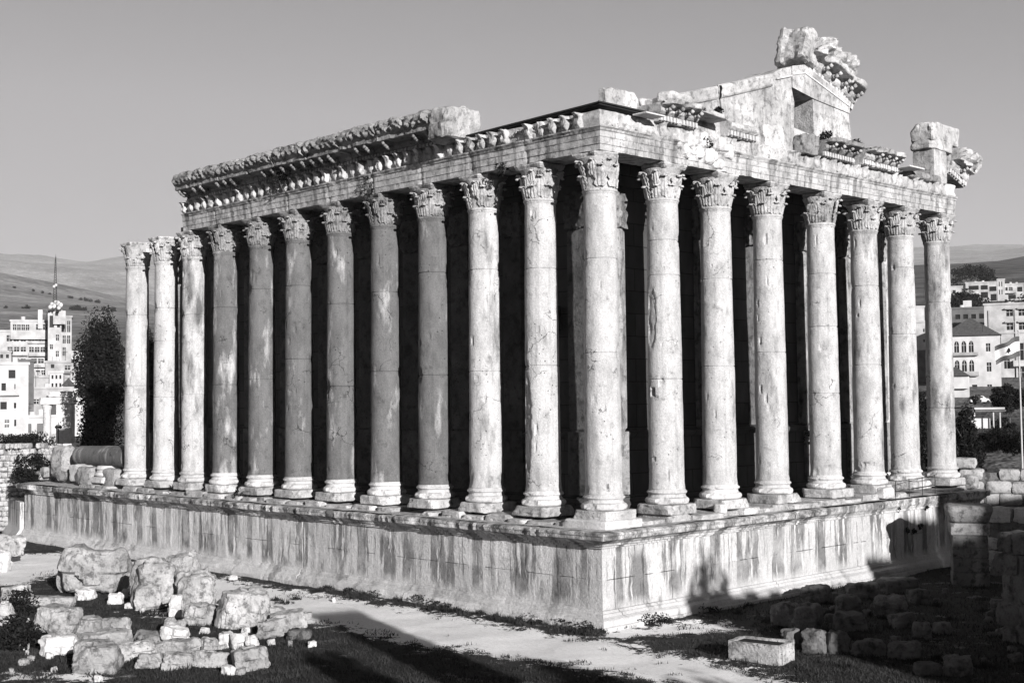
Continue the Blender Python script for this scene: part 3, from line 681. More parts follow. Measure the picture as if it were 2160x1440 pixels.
def bracket_mesh(seed, broken):
    """a weathered animal-fronted bracket: S-shaped block leaning out of the frieze, x is outwards"""
    rg = random.Random(seed); bm = bmesh.new(); bmesh.ops.create_cube(bm, size=1.); bmesh.ops.subdivide_edges(bm, edges=bm.edges[:], cuts=6, use_grid_fill=True)
    for v in bm.verts:
        t = v.co.z+.5; w = .46*(.75+.35*math.sin(t*3.1)); dp = .14+.40*t**1.2+(.12*math.sin(t*6.3))
        if broken: dp *= .45
        x = (v.co.x+.5)*dp; l = max(abs(v.co.y)*2, .001); y = v.co.y*w*(1-.25*(v.co.x+.5)**2); z = t*.80
        q = Vector((x, y, z)); nn = .09*fbm(x*4+seed, y*4, z*4, 4)
        v.co = q+Vector((nn, nn*.6*math.sin(seed+z*9), nn*.3))
    me = bpy.data.meshes.new('frieze_bracket'); bm.to_mesh(me); bm.free(); me.materials.append(M['carved']); me.polygons.foreach_set('use_smooth', [True]*len(me.polygons)); return me
BR = [bracket_mesh(i, i > 4) for i in range(8)]
def swag_mesh(seed):
    mb_ = MB(); pts = [(.03, y, .62-.28*math.cos(y*math.pi/.9)*1.0) for y in np.linspace(-.42, .42, 9)]
    for a_, b_ in zip(pts[:-1], pts[1:]): mb_.tube(a_, b_, .06, .06, 5)
    out_ = [(x+.03*fbm(x*6+seed, y*6, z*6), y, z+.03*fbm(x*6, y*6+seed, z*6)) for x, y, z in mb_.V]
    me = bpy.data.meshes.new('swag'); me.from_pydata(out_, [], mb_.F); me.materials.append(M['carved']); return me
SW = [swag_mesh(i) for i in range(3)]
k_ = 0; x = -.55
while x > LE+.2:
    if random.random() < .93:
        o = bpy.data.objects.new('frieze_bracket', BR[random.choice((0, 1, 2, 3, 4, 5))]); COL.objects.link(o); o.parent = T; o.location = (x, -.78, 20.20); o.rotation_euler.z = -math.pi/2+random.uniform(-.08, .08)
    if x > -10.5:
        o = bpy.data.objects.new('swag', SW[k_ % 3]); COL.objects.link(o); o.parent = T; o.location = (x-.45, -.80, 20.25); o.rotation_euler.z = -math.pi/2
    x -= .90; k_ += 1
y = .4
while y < 34.5:
    if not 5 < y < 10 and random.random() < .8:
        o = bpy.data.objects.new('frieze_bracket', BR[random.choice((1, 3, 5, 6, 7, 7))]); COL.objects.link(o); o.parent = T; o.location = (.76, y, 20.20); o.rotation_euler.z = random.uniform(-.08, .08); o.scale = (.75, 1, .95)
    y += .90
# shattered lumps in the broken stretch of the short side
for i in range(11):
    yy = 5.2+4.6*(i+.5)/11; put_stone('broken_block', (.78+random.uniform(-.04, .1), yy, random.uniform(18.95, 20.1)), (random.uniform(.35, .6), random.uniform(.5, 1.0), random.uniform(.5, 1.0)), 700+i, M['plain'], parent=T, sub=7, rough=.12, sup=4, rz=random.uniform(-.4, .4), cuts=4)
# --- cornice of the long side, in blocks
def cornice(name, path, mat, simple=False, seed=0, sima=True):
    pr = [(.2, 21.0), (.86, 21.0), (.92, 21.05), (.98, 21.08), (.98, 21.26), (1.1, 21.30), (1.14, 21.42), (1.2, 21.45), (1.2, 21.62), (1.25, 21.66), (2.02, 21.70), (2.05, 21.72), (2.05, 21.98), (2.12, 22.02), (2.16, 22.06), (2.22, 22.10), (2.28, 22.18), (2.36, 22.34), (2.38, 22.54), (2.30, 22.72), (2.14, 22.82), (1.8, 22.86), (.6, 22.72), (.2, 22.4)]
    pr_ = dens(pr, .10)
    LL = abs(path[1][0]-path[0][0]); mid = LL*(.35+.3*((seed*7) % 10)/10)
    def er(s_, i, P):
        d, z = pr_[i]; a_ = b_ = 0
        ed = max(0, 1-min(s_, LL-s_)/.32)+.8*max(0, 1-abs(s_-mid)/.22)
        if z > 22.08 and d > 1.9:   # carved gutter: acanthus runs
            a_ = .10*math.sin(s_*11+2.2*math.sin(z*9))*abs(math.sin(z*7))+.13*fbm(P[0]*3.2+seed, P[1]*3.2, z*3.2, 4)
            b_ = .09*fbm(P[0]*1.4, P[1]*1.4+seed, z, 3)-.22*ed**1.5; a_ -= .35*ed**1.5*(.6+.6*fbm(P[0]*3, z*3, seed))
        elif d > 1.9: a_ = .05*fbm(P[0]*3, P[1]*3, z*3, 3)-max(0, .5*fbm(P[0]*.9+seed, P[1], z*.6, 3)-.12)
        else: a_ = .04*fbm(P[0]*4, P[1]*4, z*4, 3)
        return a_, b_
    return sweep(name, path, pr_, .14, mat, T, disp=.015, ero=er, smooth=34)
XE = -38.7; cb = [XE, -36.0, -32.9, -29.4, -26.2, -22.8, -19.2, -15.6, -13.0, -10.7]
for i, (a_, b_) in enumerate(zip(cb[:-1], cb[1:])):
    c = cornice('cornice_block', [(a_+.05, random.uniform(-.05, .05)), (b_-.05, random.uniform(-.05, .05))], M['dark'], seed=i*5)
    c.location.z = random.uniform(-.06, .06)
    n_ = int((b_-a_)/.85)
    for k_ in range(n_):
        if random.random() < .35: continue
        xx = a_+(k_+.5)*(b_-a_)/n_; mb_ = MB(); pts = [(-1.25, 21.42), (-1.45, 21.34), (-1.7, 21.44), (-1.85, 21.60), (-1.98, 21.62)]
        for (y0, z0), (y1, z1) in zip(pts[:-1], pts[1:]): mb_.tube((xx, y0, z0), (xx, y1, z1), .15, .12, 6)
        o = mb_.obj('modillion', M['dark'], c, True)
    mb_ = MB(); nd = int((b_-a_)/.30); mb_.box(((a_+b_)/2, -.985, 21.17), (b_-a_-.3, .05, .12))
    for k_ in range(nd):
        if random.random() < .85: mb_.box((a_+(k_+.5)*(b_-a_)/nd, -1.03, 21.17), (.17, .14, .17))
    mb_.obj('dentils', M['carved'], c)
# plain broken end block with its profile showing
cend = put_stone('cornice_block', (-9.95, -1.0, 20.98), (1.7, 2.7, 1.8), 801, M['gable'], parent=T, sub=14, rough=.05, sup=10, cuts=7, cutdepth=.75, crag=.5)

# --- sheet roof over the corner of the colonnade
mb = MB()
P4 = [(-9.3, -.75, 21.16), (-9.3, 5, 21.16), (.75, 5.3, 21.34), (.75, -.75, 21.34)]
mb.add([(x, y, z-.05) for x, y, z in P4]+[(x, y, z+.08) for x, y, z in P4], [(0, 1, 2, 3), (7, 6, 5, 4), (0, 3, 7, 4), (3, 2, 6, 7), (2, 1, 5, 6), (1, 0, 4, 5)])
rf = mb.obj('sheet_roof', M['metal'], T)
mb = MB(); mb.box((-4.3, -.80, 21.30), (10.1, .08, .07), 0, .018); mb.box((.82, 2.2, 21.40), (.08, 6.2, .07)); mb.obj('gutter', M['metal'], rf)

# --- cella (the hall)
CW = -3.0
def wallbox(name, x0, x1, y0, y1, z0, z1, mat): mb_ = MB(); mb_.box(((x0+x1)/2, (y0+y1)/2, (z0+z1)/2), (x1-x0, y1-y0, z1-z0)); return mb_.obj(name, mat, T)
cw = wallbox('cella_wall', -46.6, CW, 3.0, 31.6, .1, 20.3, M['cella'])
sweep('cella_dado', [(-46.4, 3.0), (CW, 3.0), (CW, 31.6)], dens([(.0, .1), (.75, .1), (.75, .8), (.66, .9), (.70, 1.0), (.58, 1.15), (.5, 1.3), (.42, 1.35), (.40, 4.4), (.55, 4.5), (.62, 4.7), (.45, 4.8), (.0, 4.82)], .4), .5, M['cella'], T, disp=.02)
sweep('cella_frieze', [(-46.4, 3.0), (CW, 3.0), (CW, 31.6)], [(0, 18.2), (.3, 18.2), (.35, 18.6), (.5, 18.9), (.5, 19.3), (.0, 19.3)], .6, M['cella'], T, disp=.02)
def pilaster(x, y, w, d, axis):
    mb_ = MB(); pm_ = M['pil'] if axis else M['pil_shade']
    dm = (d, w, 11.0) if axis else (w, d, 11.0)
    p = put_stone('pilaster', (x, y, 4.8), dm, int(abs(x*7+y*13)), pm_, parent=T, sub=9, rough=.012, sup=30, cuts=0)
    mb_.box((0, 0, -.0-3.4+1.7), (dm[0]+.1, dm[1]+.1, 3.4)); o = mb_.obj('pilaster_pedestal', pm_, p); jitter(o, .02)
    dm2 = (d+.25, w+.15, 1.9) if axis else (w+.15, d+.25, 1.9)
    put_stone('pilaster_capital', (0, 0, 11.0), dm2, int(abs(x*3+y)), pm_, parent=p, sub=12, rough=.10, sup=16, cuts=2, freq=3.)
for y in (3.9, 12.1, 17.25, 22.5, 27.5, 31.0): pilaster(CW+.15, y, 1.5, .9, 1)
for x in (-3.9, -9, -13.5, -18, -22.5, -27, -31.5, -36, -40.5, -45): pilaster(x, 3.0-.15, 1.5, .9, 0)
mb = MB(); mb.box((-5.9, 2.55, 11.), (.9, .3, 1.4)); mb.obj('niche_shade', M['glass'], T)  # solid dark box, painted in for the shaded hollow of a niche
# peristyle ceiling slabs
mb = MB(); 
for i in range(9): mb.box((-2.2-i*4.4, 1.6, 20.6), (4.3, 4.0, .6))
for i in range(8): mb.box((-1.6, 2.4+i*4.4, 20.65), (4.0, 4.3, .6))
mb.obj('ceiling_slabs', M['cella'], T)
# --- gable over the short side
def prism_x(name, poly, x0, x1, mat, parent, hole=None):
    """poly in (y, z) extruded from x0 to x1"""
    bm = bmesh.new(); vs = [bm.verts.new((x1, a_, b_)) for a_, b_ in poly]; f = bm.faces.new(vs)
    r_ = bmesh.ops.extrude_face_region(bm, geom=[f]); 
    for v in [g_ for g_ in r_['geom'] if isinstance(g_, bmesh.types.BMVert)]: v.co.x = x0
    bmesh.ops.recalc_face_normals(bm, faces=bm.faces[:]); bmesh.ops.triangulate(bm, faces=bm.faces[:])
    me = bpy.data.meshes.new(name); bm.to_mesh(me); bm.free(); me.materials.append(mat); o = bpy.data.objects.new(name, me); COL.objects.link(o); o.parent = parent; return o
gm = []
tym = M['gable']
# left stones, stepping up under the raking edge
prism_x('gable_stone', [(4.6, 20.9), (4.6, 22.55), (7.0, 23.1), (9.35, 23.85), (9.75, 22.4), (9.75, 20.9)], -2.0, .42, tym, T)
prism_x('gable_stone', [(9.80, 20.9), (9.80, 22.35), (9.42, 23.95), (14.55, 25.45), (15.0, 22.5), (15.0, 20.9)], -2.0, .47, tym, T)
prism_x('gable_stone', [(15.04, 20.9), (15.04, 22.5), (14.6, 25.45), (15.7, 25.95), (16.65, 26.2), (16.65, 24.9), (16.9, 24.1), (16.8, 22.6), (16.7, 20.9)], -2.0, .44, tym, T)
prism_x('gable_stone', [(16.68, 24.95), (16.68, 26.25), (18.0, 26.55), (22.9, 25.1), (22.95, 24.3), (19.1, 24.6)], -2.05, .50, tym, T)
prism_x('gable_stone', [(18.95, 22.4), (18.9, 24.62), (22.9, 24.28), (23.3, 22.0), (20.5, 22.3)], -2.0, .42, tym, T)
prism_x('gable_stone', [(16.72, 20.95), (16.85, 22.6), (18.9, 22.4), (20.5, 22.28), (23.3, 21.95), (23.3, 20.95)], -2.0, .36, M['carved'], T)
for y0, z0, y1, z1, x_ in ((4.6, 22.36, 9.3, 23.66, .46), (9.5, 23.72, 14.5, 25.2, .51)):      # carved raking bands
    nn = 26; V = []; F = []
    for i in range(nn+1):
        t = i/nn
        for j, (dz, dx) in enumerate(((-.55, 0), (-.5, .10), (-.32, .14), (-.22, .08), (.0, .16), (.16, .12), (.22, 0))):
            yy, zz = y0+(y1-y0)*t, z0+(z1-z0)*t+dz; w = .09*fbm(yy*3, zz*3, 1., 4) if dx else 0; V.append((x_+dx+w, yy, zz))
    F = [(i*7+j, (i+1)*7+j, (i+1)*7+j+1, i*7+j+1) for i in range(nn) for j in range(6)]; mesh('raking_band', V, F, M['carved'], T, True)
for pts in ([(16.7, 25.75), (18.0, 26.05), (22.85, 24.75)], [(15.0, 25.2), (16.6, 25.65)]):
    for (a0, b0), (a1, b1) in zip(pts[:-1], pts[1:]):
        mb = MB(); L = math.hypot(a1-a0, b1-b0); ang = math.atan2(b1-b0, a1-a0); V = []
        for sx_ in (.40, .56):
            for q, w in ((0, -.05), (1, -.05), (1, .05), (0, .05)): V.append((sx_, a0+(a1-a0)*q, b0+(b1-b0)*q+w))
        mb.add(V, [(0, 1, 2, 3), (7, 6, 5, 4), (0, 4, 5, 1), (1, 5, 6, 2), (2, 6, 7, 3), (3, 7, 4, 0)]); mb.obj('raking_fillet', M['plain'], T)
mb = MB(); mb.box((-2.4, 17.8, 23.4), (.7, 4.4, 3.0)); mb.obj('gable_backing', M['cella'], T)  # dark slab added so the gable opening reads as deep shade
# stones behind the corner and toppled cornice blocks on top
put_stone('wall_stone', (-1.2, 3.0, 21.5), (.6, 2.7, 1.4), 820, M['gable'], parent=T, sup=14, rough=.04, sub=12, cuts=6, crag=.5)
put_stone('wall_stone', (-1.1, 5.6, 21.4), (.6, 2.4, 1.3), 821, M['gable'], parent=T, sup=14, rough=.04, sub=12, cuts=6, crag=.5)
put_stone('wall_stone', (.55, 5.6, 21.9), (.9, 2.2, .95), 822, M['carved'], parent=T, sup=5, rough=.10, sub=9)
def fragment(name, loc, L, rz, tilt, seed, mat='carved', kind='slab'):
    """toppled length of cornice, its whole moulding in section; runs along y, faces +x"""
    PRF = [(-1.1, 0), (.30, 0), (.34, .05), (.34, .33), (.42, .36), (.52, .46), (.56, .50), (.56, .70)]
    PRF += {'low': [(.4, .80), (.0, .92), (-1.0, .85)], 'slab': [(.60, .76), (1.26, .80), (1.30, .83), (1.32, 1.06), (1.1, 1.13), (-1.1, 1.10)],
            'full': [(.60, .76), (1.26, .80), (1.30, .83), (1.32, 1.06), (1.40, 1.12), (1.50, 1.22), (1.60, 1.38), (1.62, 1.56), (1.50, 1.70), (1.1, 1.76), (-1.1, 1.62)]}[kind]
    pf = dens(PRF, .11)+[]
    def er(s_, i, P):
        d, z = pf[i]; ed = max(0, 1-min(s_, L-s_)/.45); k = 0
        if d > .7: k = -max(0, .9*fbm(P[1]*.9+seed, z*.8, 4., 3)-.10)-.75*ed**1.3*abs(fbm(P[1]*2, z*3, seed+1))-.25*ed
        a_ = k*min(1, max(0, d-.5)*2)+.05*fbm(P[0]*4+seed, P[1]*4, z*4, 4); b_ = .04*fbm(P[0]*3, P[1]*3+seed, z*3, 4)
        if z > 1.14 and d > 1.2: a_ += .09*math.sin(s_*12+2*math.sin(z*9))*abs(math.sin(z*8))+.10*fbm(P[0]*4, P[1]*4, z*4, 4)
        if z > 1.0: b_ -= .18*ed+.12*max(0, fbm(P[0]*1.5+seed, P[1]*1.5, 3., 3))
        return a_, b_
    f = sweep(name, [(0, -L/2), (0, L/2)], pf, .10, M[mat], T, disp=.015, ero=er, smooth=32); f.location = loc; f.rotation_euler = (tilt, 0, rz)
    mb_ = MB(); n_ = max(3, int(L/.27)); rq = random.Random(seed); mb_.box((.345, 0, .17), (.05, L*.96, .14))
    for k in range(n_):
        if rq.random() < .93: mb_.box((.40, -L/2+(k+.5)*L/n_, .17), (.15, L/n_*.60, .26))
    o_ = mb_.obj('dentils', M['plain'], f); jitter(o_, .02, 5)
    if kind != 'low':
        n_ = max(2, int(L/.75))
        for k in range(n_):
            if rq.random() < .8:
                yy = -L/2+(k+.5)*L/n_; mb_ = MB(); pq = [(.55, .58), (.75, .54), (.95, .62), (1.08, .72)]
                for (x0_, z0_), (x1_, z1_) in zip(pq[:-1], pq[1:]): mb_.tube((x0_, yy, z0_), (x1_, yy, z1_), .12, .10, 6)
                mb_.obj('modillion', M['carved'], f, True)
    return f
fragment('cornice_fragment', (.75, 5.0, 20.98), 3.3, .03, 0, 840)
put_stone('corona_slab', (.9, 7.6, 21.74), (1.5, 2.5, .26), 846, M['carved'], parent=T, sup=12, rough=.06, tilt=(-.06, 0), cuts=6, crag=.4)
fragment('cornice_fragment', (.65, 10.9, 21.02), 2.6, .0, -.02, 850, kind='low')
put_stone('carved_block', (.45, 14.2, 20.95), (.8, 1.9, 1.35), 855, M['carved'], parent=T, sup=14, rough=.04, cuts=5, crag=.5)
put_stone('carved_block', (.75, 17.6, 20.95), (.9, 1.9, 1.2), 856, M['dark'], parent=T, sup=8, rough=.08, cuts=8, cutdepth=.7, crag=.9)
fragment('cornice_fragment', (.75, 20.6, 20.98), 3.6, 0, -.02, 860, mat='dark')
fragment('cornice_fragment', (.85, 25.2, 20.98), 4.1, 0, -.02, 870)
mb = MB(); mb.box((1.35, 28.5, 21.35), (1.2, 1.9, .09)); mb.obj('ledge_slab', M['plain'], T)
mb = MB(); mb.box((1.4, 2.3, 21.05), (.9, 1.5, .07)); mb.obj('ledge_slab', M['plain'], T)
# the big toppled piece at the very top, and a smaller one sliding down the gable
f = fragment('cornice_fragment', (-.1, 20.2, 25.75), 3.7, .0, -.30, 880, kind='full'); f.scale = (1.2, 1.15, 1.25)
put_stone('core', (-.2, -2.0, .15), (1.9, 1.5, 1.75), 884, M['gable'], parent=f, sup=8, rough=.07, sub=14, cuts=10, cutdepth=.68, crag=.7)
f2 = fragment('cornice_fragment', (-.3, 22.9, 24.95), 1.5, .0, -.45, 886, kind='slab'); f2.scale = (1.2, 1.1, 1.4)
put_stone('core', (-.2, .1, .3), (1.5, 1.5, 1.1), 887, M['gable'], parent=f2, sup=8, rough=.07, sub=11, cuts=9, cutdepth=.7, crag=.7)
# corner pier with its block
put_stone('corner_pier', (.2, 33.4, 20.95), (1.6, 1.75, 2.3), 890, M['gable'], parent=T, sup=30, rough=.015, sub=9, cuts=1)
put_stone('corner_pier_cap', (.2, 33.7, 23.2), (1.8, 2.7, .7), 891, M['carved'], parent=T, sup=14, rough=.04, tilt=(-.05, 0), cuts=6, crag=.4)
put_stone('corner_pier_cap', (.2, 34.2, 23.75), (1.7, 3.7, 1.35), 892, M['gable'], parent=T, sup=16, rough=.03, sub=12, tilt=(-.03, 0), cuts=7, cutdepth=.8, crag=.4)
f3 = fragment('cornice_fragment', (.4, 36.0, 21.5), 2.3, 0, -.32, 895, kind='full'); f3.scale = (1.05, 1.1, 1.15)
put_stone('core', (-.3, -.2, .25), (1.8, 2.1, 1.3), 897, M['gable'], parent=f3, sup=7, rough=.08, sub=12, cuts=10, cutdepth=.7, crag=.7)
put_stone('frieze_end', (.1, 34.9, 20.2), (1.7, 1.5, .9), 899, M['plain'], parent=T, sup=5, rough=.10)
for k_, (yy, dx) in enumerate(((29.6, 0), (30.6, .02), (31.6, 0), (32.6, .03))): put_stone('frieze_block', (.55+dx, yy, 20.9), (1.2, 1.05, .55), 900+k_, M['dark'], parent=T, sup=4, rough=.12)

# ================================================================== THINGS ON THE PODIUM AND IN THE COURTYARD
vd = np.array([fw[0], fw[1], 0.]); vd /= np.linalg.norm(vd); VRZ = math.atan2(rt[1], rt[0])
def rock(x0, y0, x1, y1, label, seed, z=-4.6, mat='rock', group='fallen stones in the courtyard', name='fallen_stone', dep=.85, rz=.0, cat='stone', **k):
    P = gz((x0+x1)/2, y1, z); q = pxm(P); w = (x1-x0)/q; d = w*dep if (x1-x0) < 1.6*(y1-y0) else w*dep*.7
    h = max(.22, (y1-y0)/q-.15*d); c = P+vd*d*.45
    kw = dict(sub=13, rough=.05, sup=4.5, cuts=10, cutdepth=.60, crag=.8); kw.update({a_: b_ for a_, b_ in k.items() if a_ not in ('rough', 'cuts')}); kw['sup'] = max(4.5, kw['sup']); kw['rough'] = min(.085, k.get('rough', .05)+.01)
    return put_stone(name, (c[0], c[1], z-.05), (w*.98, d, h+.05), seed, M[mat], label, cat, group, VRZ+rz+.18*math.sin(seed*7.7), tilt=(.10*math.sin(seed*3.1), .12*math.cos(seed*5.3)), **kw)
G2 = 'small stones scattered in the courtyard'
# the big fragments (pixel boxes in the photo give the place on the ground and the size)
rock(116, 1143, 246, 1256, 'large upright column drum with a flat slab face, nearest the podium wall', 1, sup=5, rough=.05, cuts=1, sub=14)
rock(268, 1172, 372, 1284, 'big round boulder cracked across, leaning on a carved fragment', 2, sup=2.8, rough=.07, sub=14)
rock(350, 1163, 420, 1262, 'tilted broken drum behind the big cracked boulder', 3, sup=3, rough=.10, sub=12)
rock(366, 1202, 450, 1290, 'curved carved fragment with a hooked top beside the cracked boulder', 4, sup=3, rough=.14, sub=14, rz=.3)
rock(353, 1253, 381, 1302, 'small upright pale slab standing in front of the carved fragment', 5, sup=14, rough=.04, mat='plain')
rock(379, 1270, 452, 1320, 'low rounded lump at the foot of the carved fragment', 6, sup=2.8, rough=.10)
rock(451, 1238, 560, 1327, 'wide pitted boulder beside the grey squared blocks', 7, sup=3.2, rough=.09, sub=14)
rock(528, 1275, 598, 1308, 'dark topped rectangular block touching the pitted boulder', 8, sup=16, rough=.04, rz=.35, dep=1.0)
rock(568, 1286, 642, 1326, 'long rectangular block at the edge of the pale path', 9, sup=16, rough=.05, rz=.2)
rock(542, 1303, 602, 1344, 'squat squared block in front of the two rectangular blocks', 10, sup=9, rough=.08)
rock(603, 1325, 655, 1349, 'low dark stone last in the row before the shadow', 11, sup=3, rough=.08, mat='rockd')
rock(62, 1272, 157, 1343, 'round speckled boulder beside the dark bush', 12, sup=3.0, rough=.06, sub=14)
rock(151, 1237, 194, 1264, 'bright white block lying in front of the upright drum', 13, mat='plain', sup=8, rough=.06)
rock(210, 1216, 243, 1250, 'pale lump propped against the slab face of the upright drum', 14, mat='plain', sup=5)
rock(226, 1248, 256, 1273, 'small angular pale stone between the drum and the cracked boulder', 15, mat='plain', sup=8)
rock(-8, 1231, 56, 1277, 'broad pale block lying by the path near the upright drum', 16, sup=8)
rock(-20, 1268, 26, 1318, 'dark weathered block cut off by the photo edge below the broad pale block', 17, sup=6)
rock(44, 1252, 148, 1280, 'long flat slab behind the dark bush', 18, sup=7, rough=.08)
rock(-14, 1123, 38, 1172, 'tilted pale block on top of a darker stone near the podium end', 19, z=-4.0, sup=7, rz=.3)
rock(-20, 1160, 14, 1205, 'white stone that carries the tilted pale block', 20, mat='plain', sup=6)
rock(156, 1300, 212, 1340, 'flat grey slab end beside the round speckled boulder', 21, sup=9, rz=.2)
rock(205, 1300, 270, 1338, 'broken slab with a notched top in the middle of the stone row', 22, sup=6, rough=.10)
rock(140, 1328, 285, 1362, 'long low stone running behind the front cube', 23, sup=5, rough=.10, dep=.4)
rock(78, 1336, 148, 1384, 'two lobed pale stone in front of the speckled boulder', 24, sup=3.4, rough=.12, mat='plain')
rock(342, 1302, 384, 1340, 'carved capital piece standing on a low stone', 25, sup=5, rough=.14, mat='carved')
rock(330, 1318, 396, 1354, 'jagged white stone under the carved capital piece', 26, sup=3.5, rough=.15, mat='plain')
rock(143, 1350, 240, 1420, 'rough grey cube, foremost of the big fragments', 27, sup=7, rough=.05, sub=14)
rock(236, 1350, 320, 1396, 'lumpy slab touching the rough grey cube', 28, sup=5, rough=.10)
rock(305, 1346, 424, 1388, 'broad cracked stone in the centre of the front row', 29, sup=4, rough=.10, dep=.5)
rock(284, 1376, 345, 1410, 'shaded low block in front of the broad cracked stone', 30, sup=8)
rock(340, 1374, 402, 1412, 'squared block with a chipped face next to the shaded low block', 31, sup=10, rough=.06)
rock(397, 1372, 492, 1408, 'long narrow kerb like stone in front of the upright stubs', 32, sup=9, dep=.4)
rock(455, 1330, 490, 1368, 'leaning pale stub, first of three in a row', 33, sup=7, mat='plain', rz=.3)
rock(486, 1333, 523, 1371, 'squared stub with a shaded side, second of three in a row', 34, sup=12, mat='plain', rz=.5)
rock(520, 1338, 546, 1372, 'pointed stub, last of three in a row', 35, sup=3, mat='plain')
rock(488, 1362, 562, 1415, 'big squared block in front of the pointed stub', 36, sup=9, rough=.06, rz=.25, sub=12)
rock(464, 1401, 494, 1421, 'small round white stone at the foot of the big squared block', 37, sup=2.6, mat='plain')
rock(419, 1343, 453, 1375, 'short drum end among the low stones behind the kerb like stone', 38, sup=5)
rock(276, 1330, 345, 1352, 'low pale ledge stone beside the jagged white stone', 39, sup=6)
for i, (a_, b_, c_, d_) in enumerate(((34, 1353, 58, 1371), (262, 1268, 289, 1282), (294, 1282, 304, 1291), (255, 1240, 268, 1262), (92, 1375, 110, 1388), (196, 1425, 214, 1436), (420, 1322, 440, 1336), (508, 1320, 530, 1334), (700, 1262, 708, 1268), (1122, 1302, 1140, 1312), (1345, 1312, 1358, 1320), (480, 1212, 500, 1222), (604, 1218, 622, 1228), (650, 1352, 668, 1362))):
    rock(a_, b_, c_, d_, 'small loose pale stone lying on the courtyard grass', 60+i, mat='plain', group=G2, name='small_stone', sub=6, sup=4, rough=.10)
rg = random.Random(77)
for i in range(46):
    x_, y_ = rg.uniform(0, 640), rg.uniform(1290, 1425); w_ = rg.uniform(7, 24)
    if x_ > 560 and y_ > 1370: continue
    rock(x_, y_-w_*.7, x_+w_, y_, 'small broken chip among the fallen blocks beside the path', 600+i, mat='rock', group='broken chips among the fallen blocks', name='stone_chip', sub=6, sup=5, rough=.08, rz=rg.uniform(-1, 1))
# trough
P = gz(1606, 1392); tr = empty('stone_trough', (P[0], P[1], -4.62)); tr.rotation_euler.z = VRZ-.62
mb = MB(); L_, W_, H_ = 2.3, 1.35, .85
for c, d in (((0, -W_/2, H_/2), (L_, .17, H_)), ((0, W_/2, H_/2), (L_, .17, H_)), ((-L_/2, 0, H_/2), (.19, W_-.17, H_-.01)), ((L_/2, 0, H_/2), (.19, W_-.17, H_-.01)), ((0, 0, .15), (L_-.2, W_-.17, .3))):
    bm = bmesh.new(); bmesh.ops.create_cube(bm, size=1.); bmesh.ops.subdivide_edges(bm, edges=bm.edges[:], cuts=5, use_grid_fill=True)
    vv = []
    for v in bm.verts: vv.append((c[0]+v.co.x*d[0]+.02*fbm(v.co.x*3, v.co.y*3, v.co.z*3+c[0]), c[1]+v.co.y*d[1]+.02*fbm(v.co.x*3+5, v.co.y*3, v.co.z*3), c[2]+v.co.z*d[2]+.03*fbm((c[0]+v.co.x*d[0])*2, (c[1]+v.co.y*d[1])*2, 1.)))
    mb.add(vv, [[v.index for v in f_.verts] for f_ in bm.faces]); bm.free()
mb.obj('basin', M['rock'], tr); mb = MB(); mb.box((0, 0, H_-.12), (L_-.21, W_-.19, .06)); mb.obj('basin_shade', M['leafd'], tr); tag(tr, 'hollowed rectangular stone trough standing at the edge of the shadow', 'trough')  # the dark sheet below the rim stands in for shade inside the basin
# shaded rubble field in front of the short side
GR = 'stones of the shaded rubble field'
rub = [(1630, 1268, 1690, 1325, 'block with a rounded top heading the shaded rubble wall'), (1680, 1270, 1740, 1330, 'broad block beside the one heading the rubble wall'), (1655, 1325, 1695, 1372, 'square block in the lower course of the rubble wall by the trough'),
       (1700, 1325, 1750, 1378, 'wide dressed block in the middle of the shaded rubble wall'), (1748, 1330, 1792, 1380, 'dressed block ending the shaded rubble wall'), (1762, 1288, 1830, 1330, 'sloping flat topped slab behind the dressed blocks'),
       (1768, 1255, 1822, 1300, 'domed boulder behind the sloping slab'), (1700, 1230, 1760, 1272, 'long low block at the foot of the lit podium wall'), (1790, 1225, 1860, 1262, 'row end block close under the podium moulding'), (1860, 1215, 1945, 1250, 'wide block lit along its rim by the podium'),
       (1920, 1240, 1965, 1275, 'flat stone leaning near the pier foot'), (1850, 1250, 1915, 1300, 'angular stone in the middle of the rubble field'), (1930, 1310, 1968, 1345, 'rounded stone in the darkest part of the rubble'), (1975, 1310, 2012, 1338, 'small pale stone low in front of the pier'),
       (1885, 1290, 1935, 1325, 'wedge shaped stone below the angular one'), (2098, 1170, 2130, 1215, 'boulder between the pier and the dark wall'), (2100, 1262, 2145, 1300, 'rounded stone beyond the pier foot'), (1560, 1240, 1610, 1262, 'low stone in the grass under the podium'),
       (1500, 1262, 1530, 1276, 'flat stone in the dark grass below the cracked moulding'), (1800, 1345, 1870, 1385, 'long block low in the dark foreground'), (1880, 1350, 1950, 1390, 'block next to the long one in the dark foreground'), (2000, 1380, 2060, 1425, 'worn step stone near the bottom corner'), (1930, 1395, 1990, 1425, 'low flat step stone in the dark corner')]
for i, (a_, b_, c_, d_, l_) in enumerate(rub): rock(a_, b_, c_, d_, l_, 200+i, group=GR, name='rubble_block', mat='rock_shade', sup=6 if i % 3 else 10, sub=8, rough=.09, rz=random.uniform(-.4, .4))
rg = random.Random(31)
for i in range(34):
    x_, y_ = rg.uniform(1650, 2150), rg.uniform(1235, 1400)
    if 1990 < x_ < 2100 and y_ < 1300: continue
    w_ = rg.uniform(14, 34); rock(x_, y_-w_*.6, x_+w_, y_, 'small rough stone lost in the shade of the rubble field', 260+i, group='small stones in the shaded rubble field', name='small_stone', mat='rock_shade', sub=5, sup=4, rough=.10, rz=rg.uniform(-1, 1))
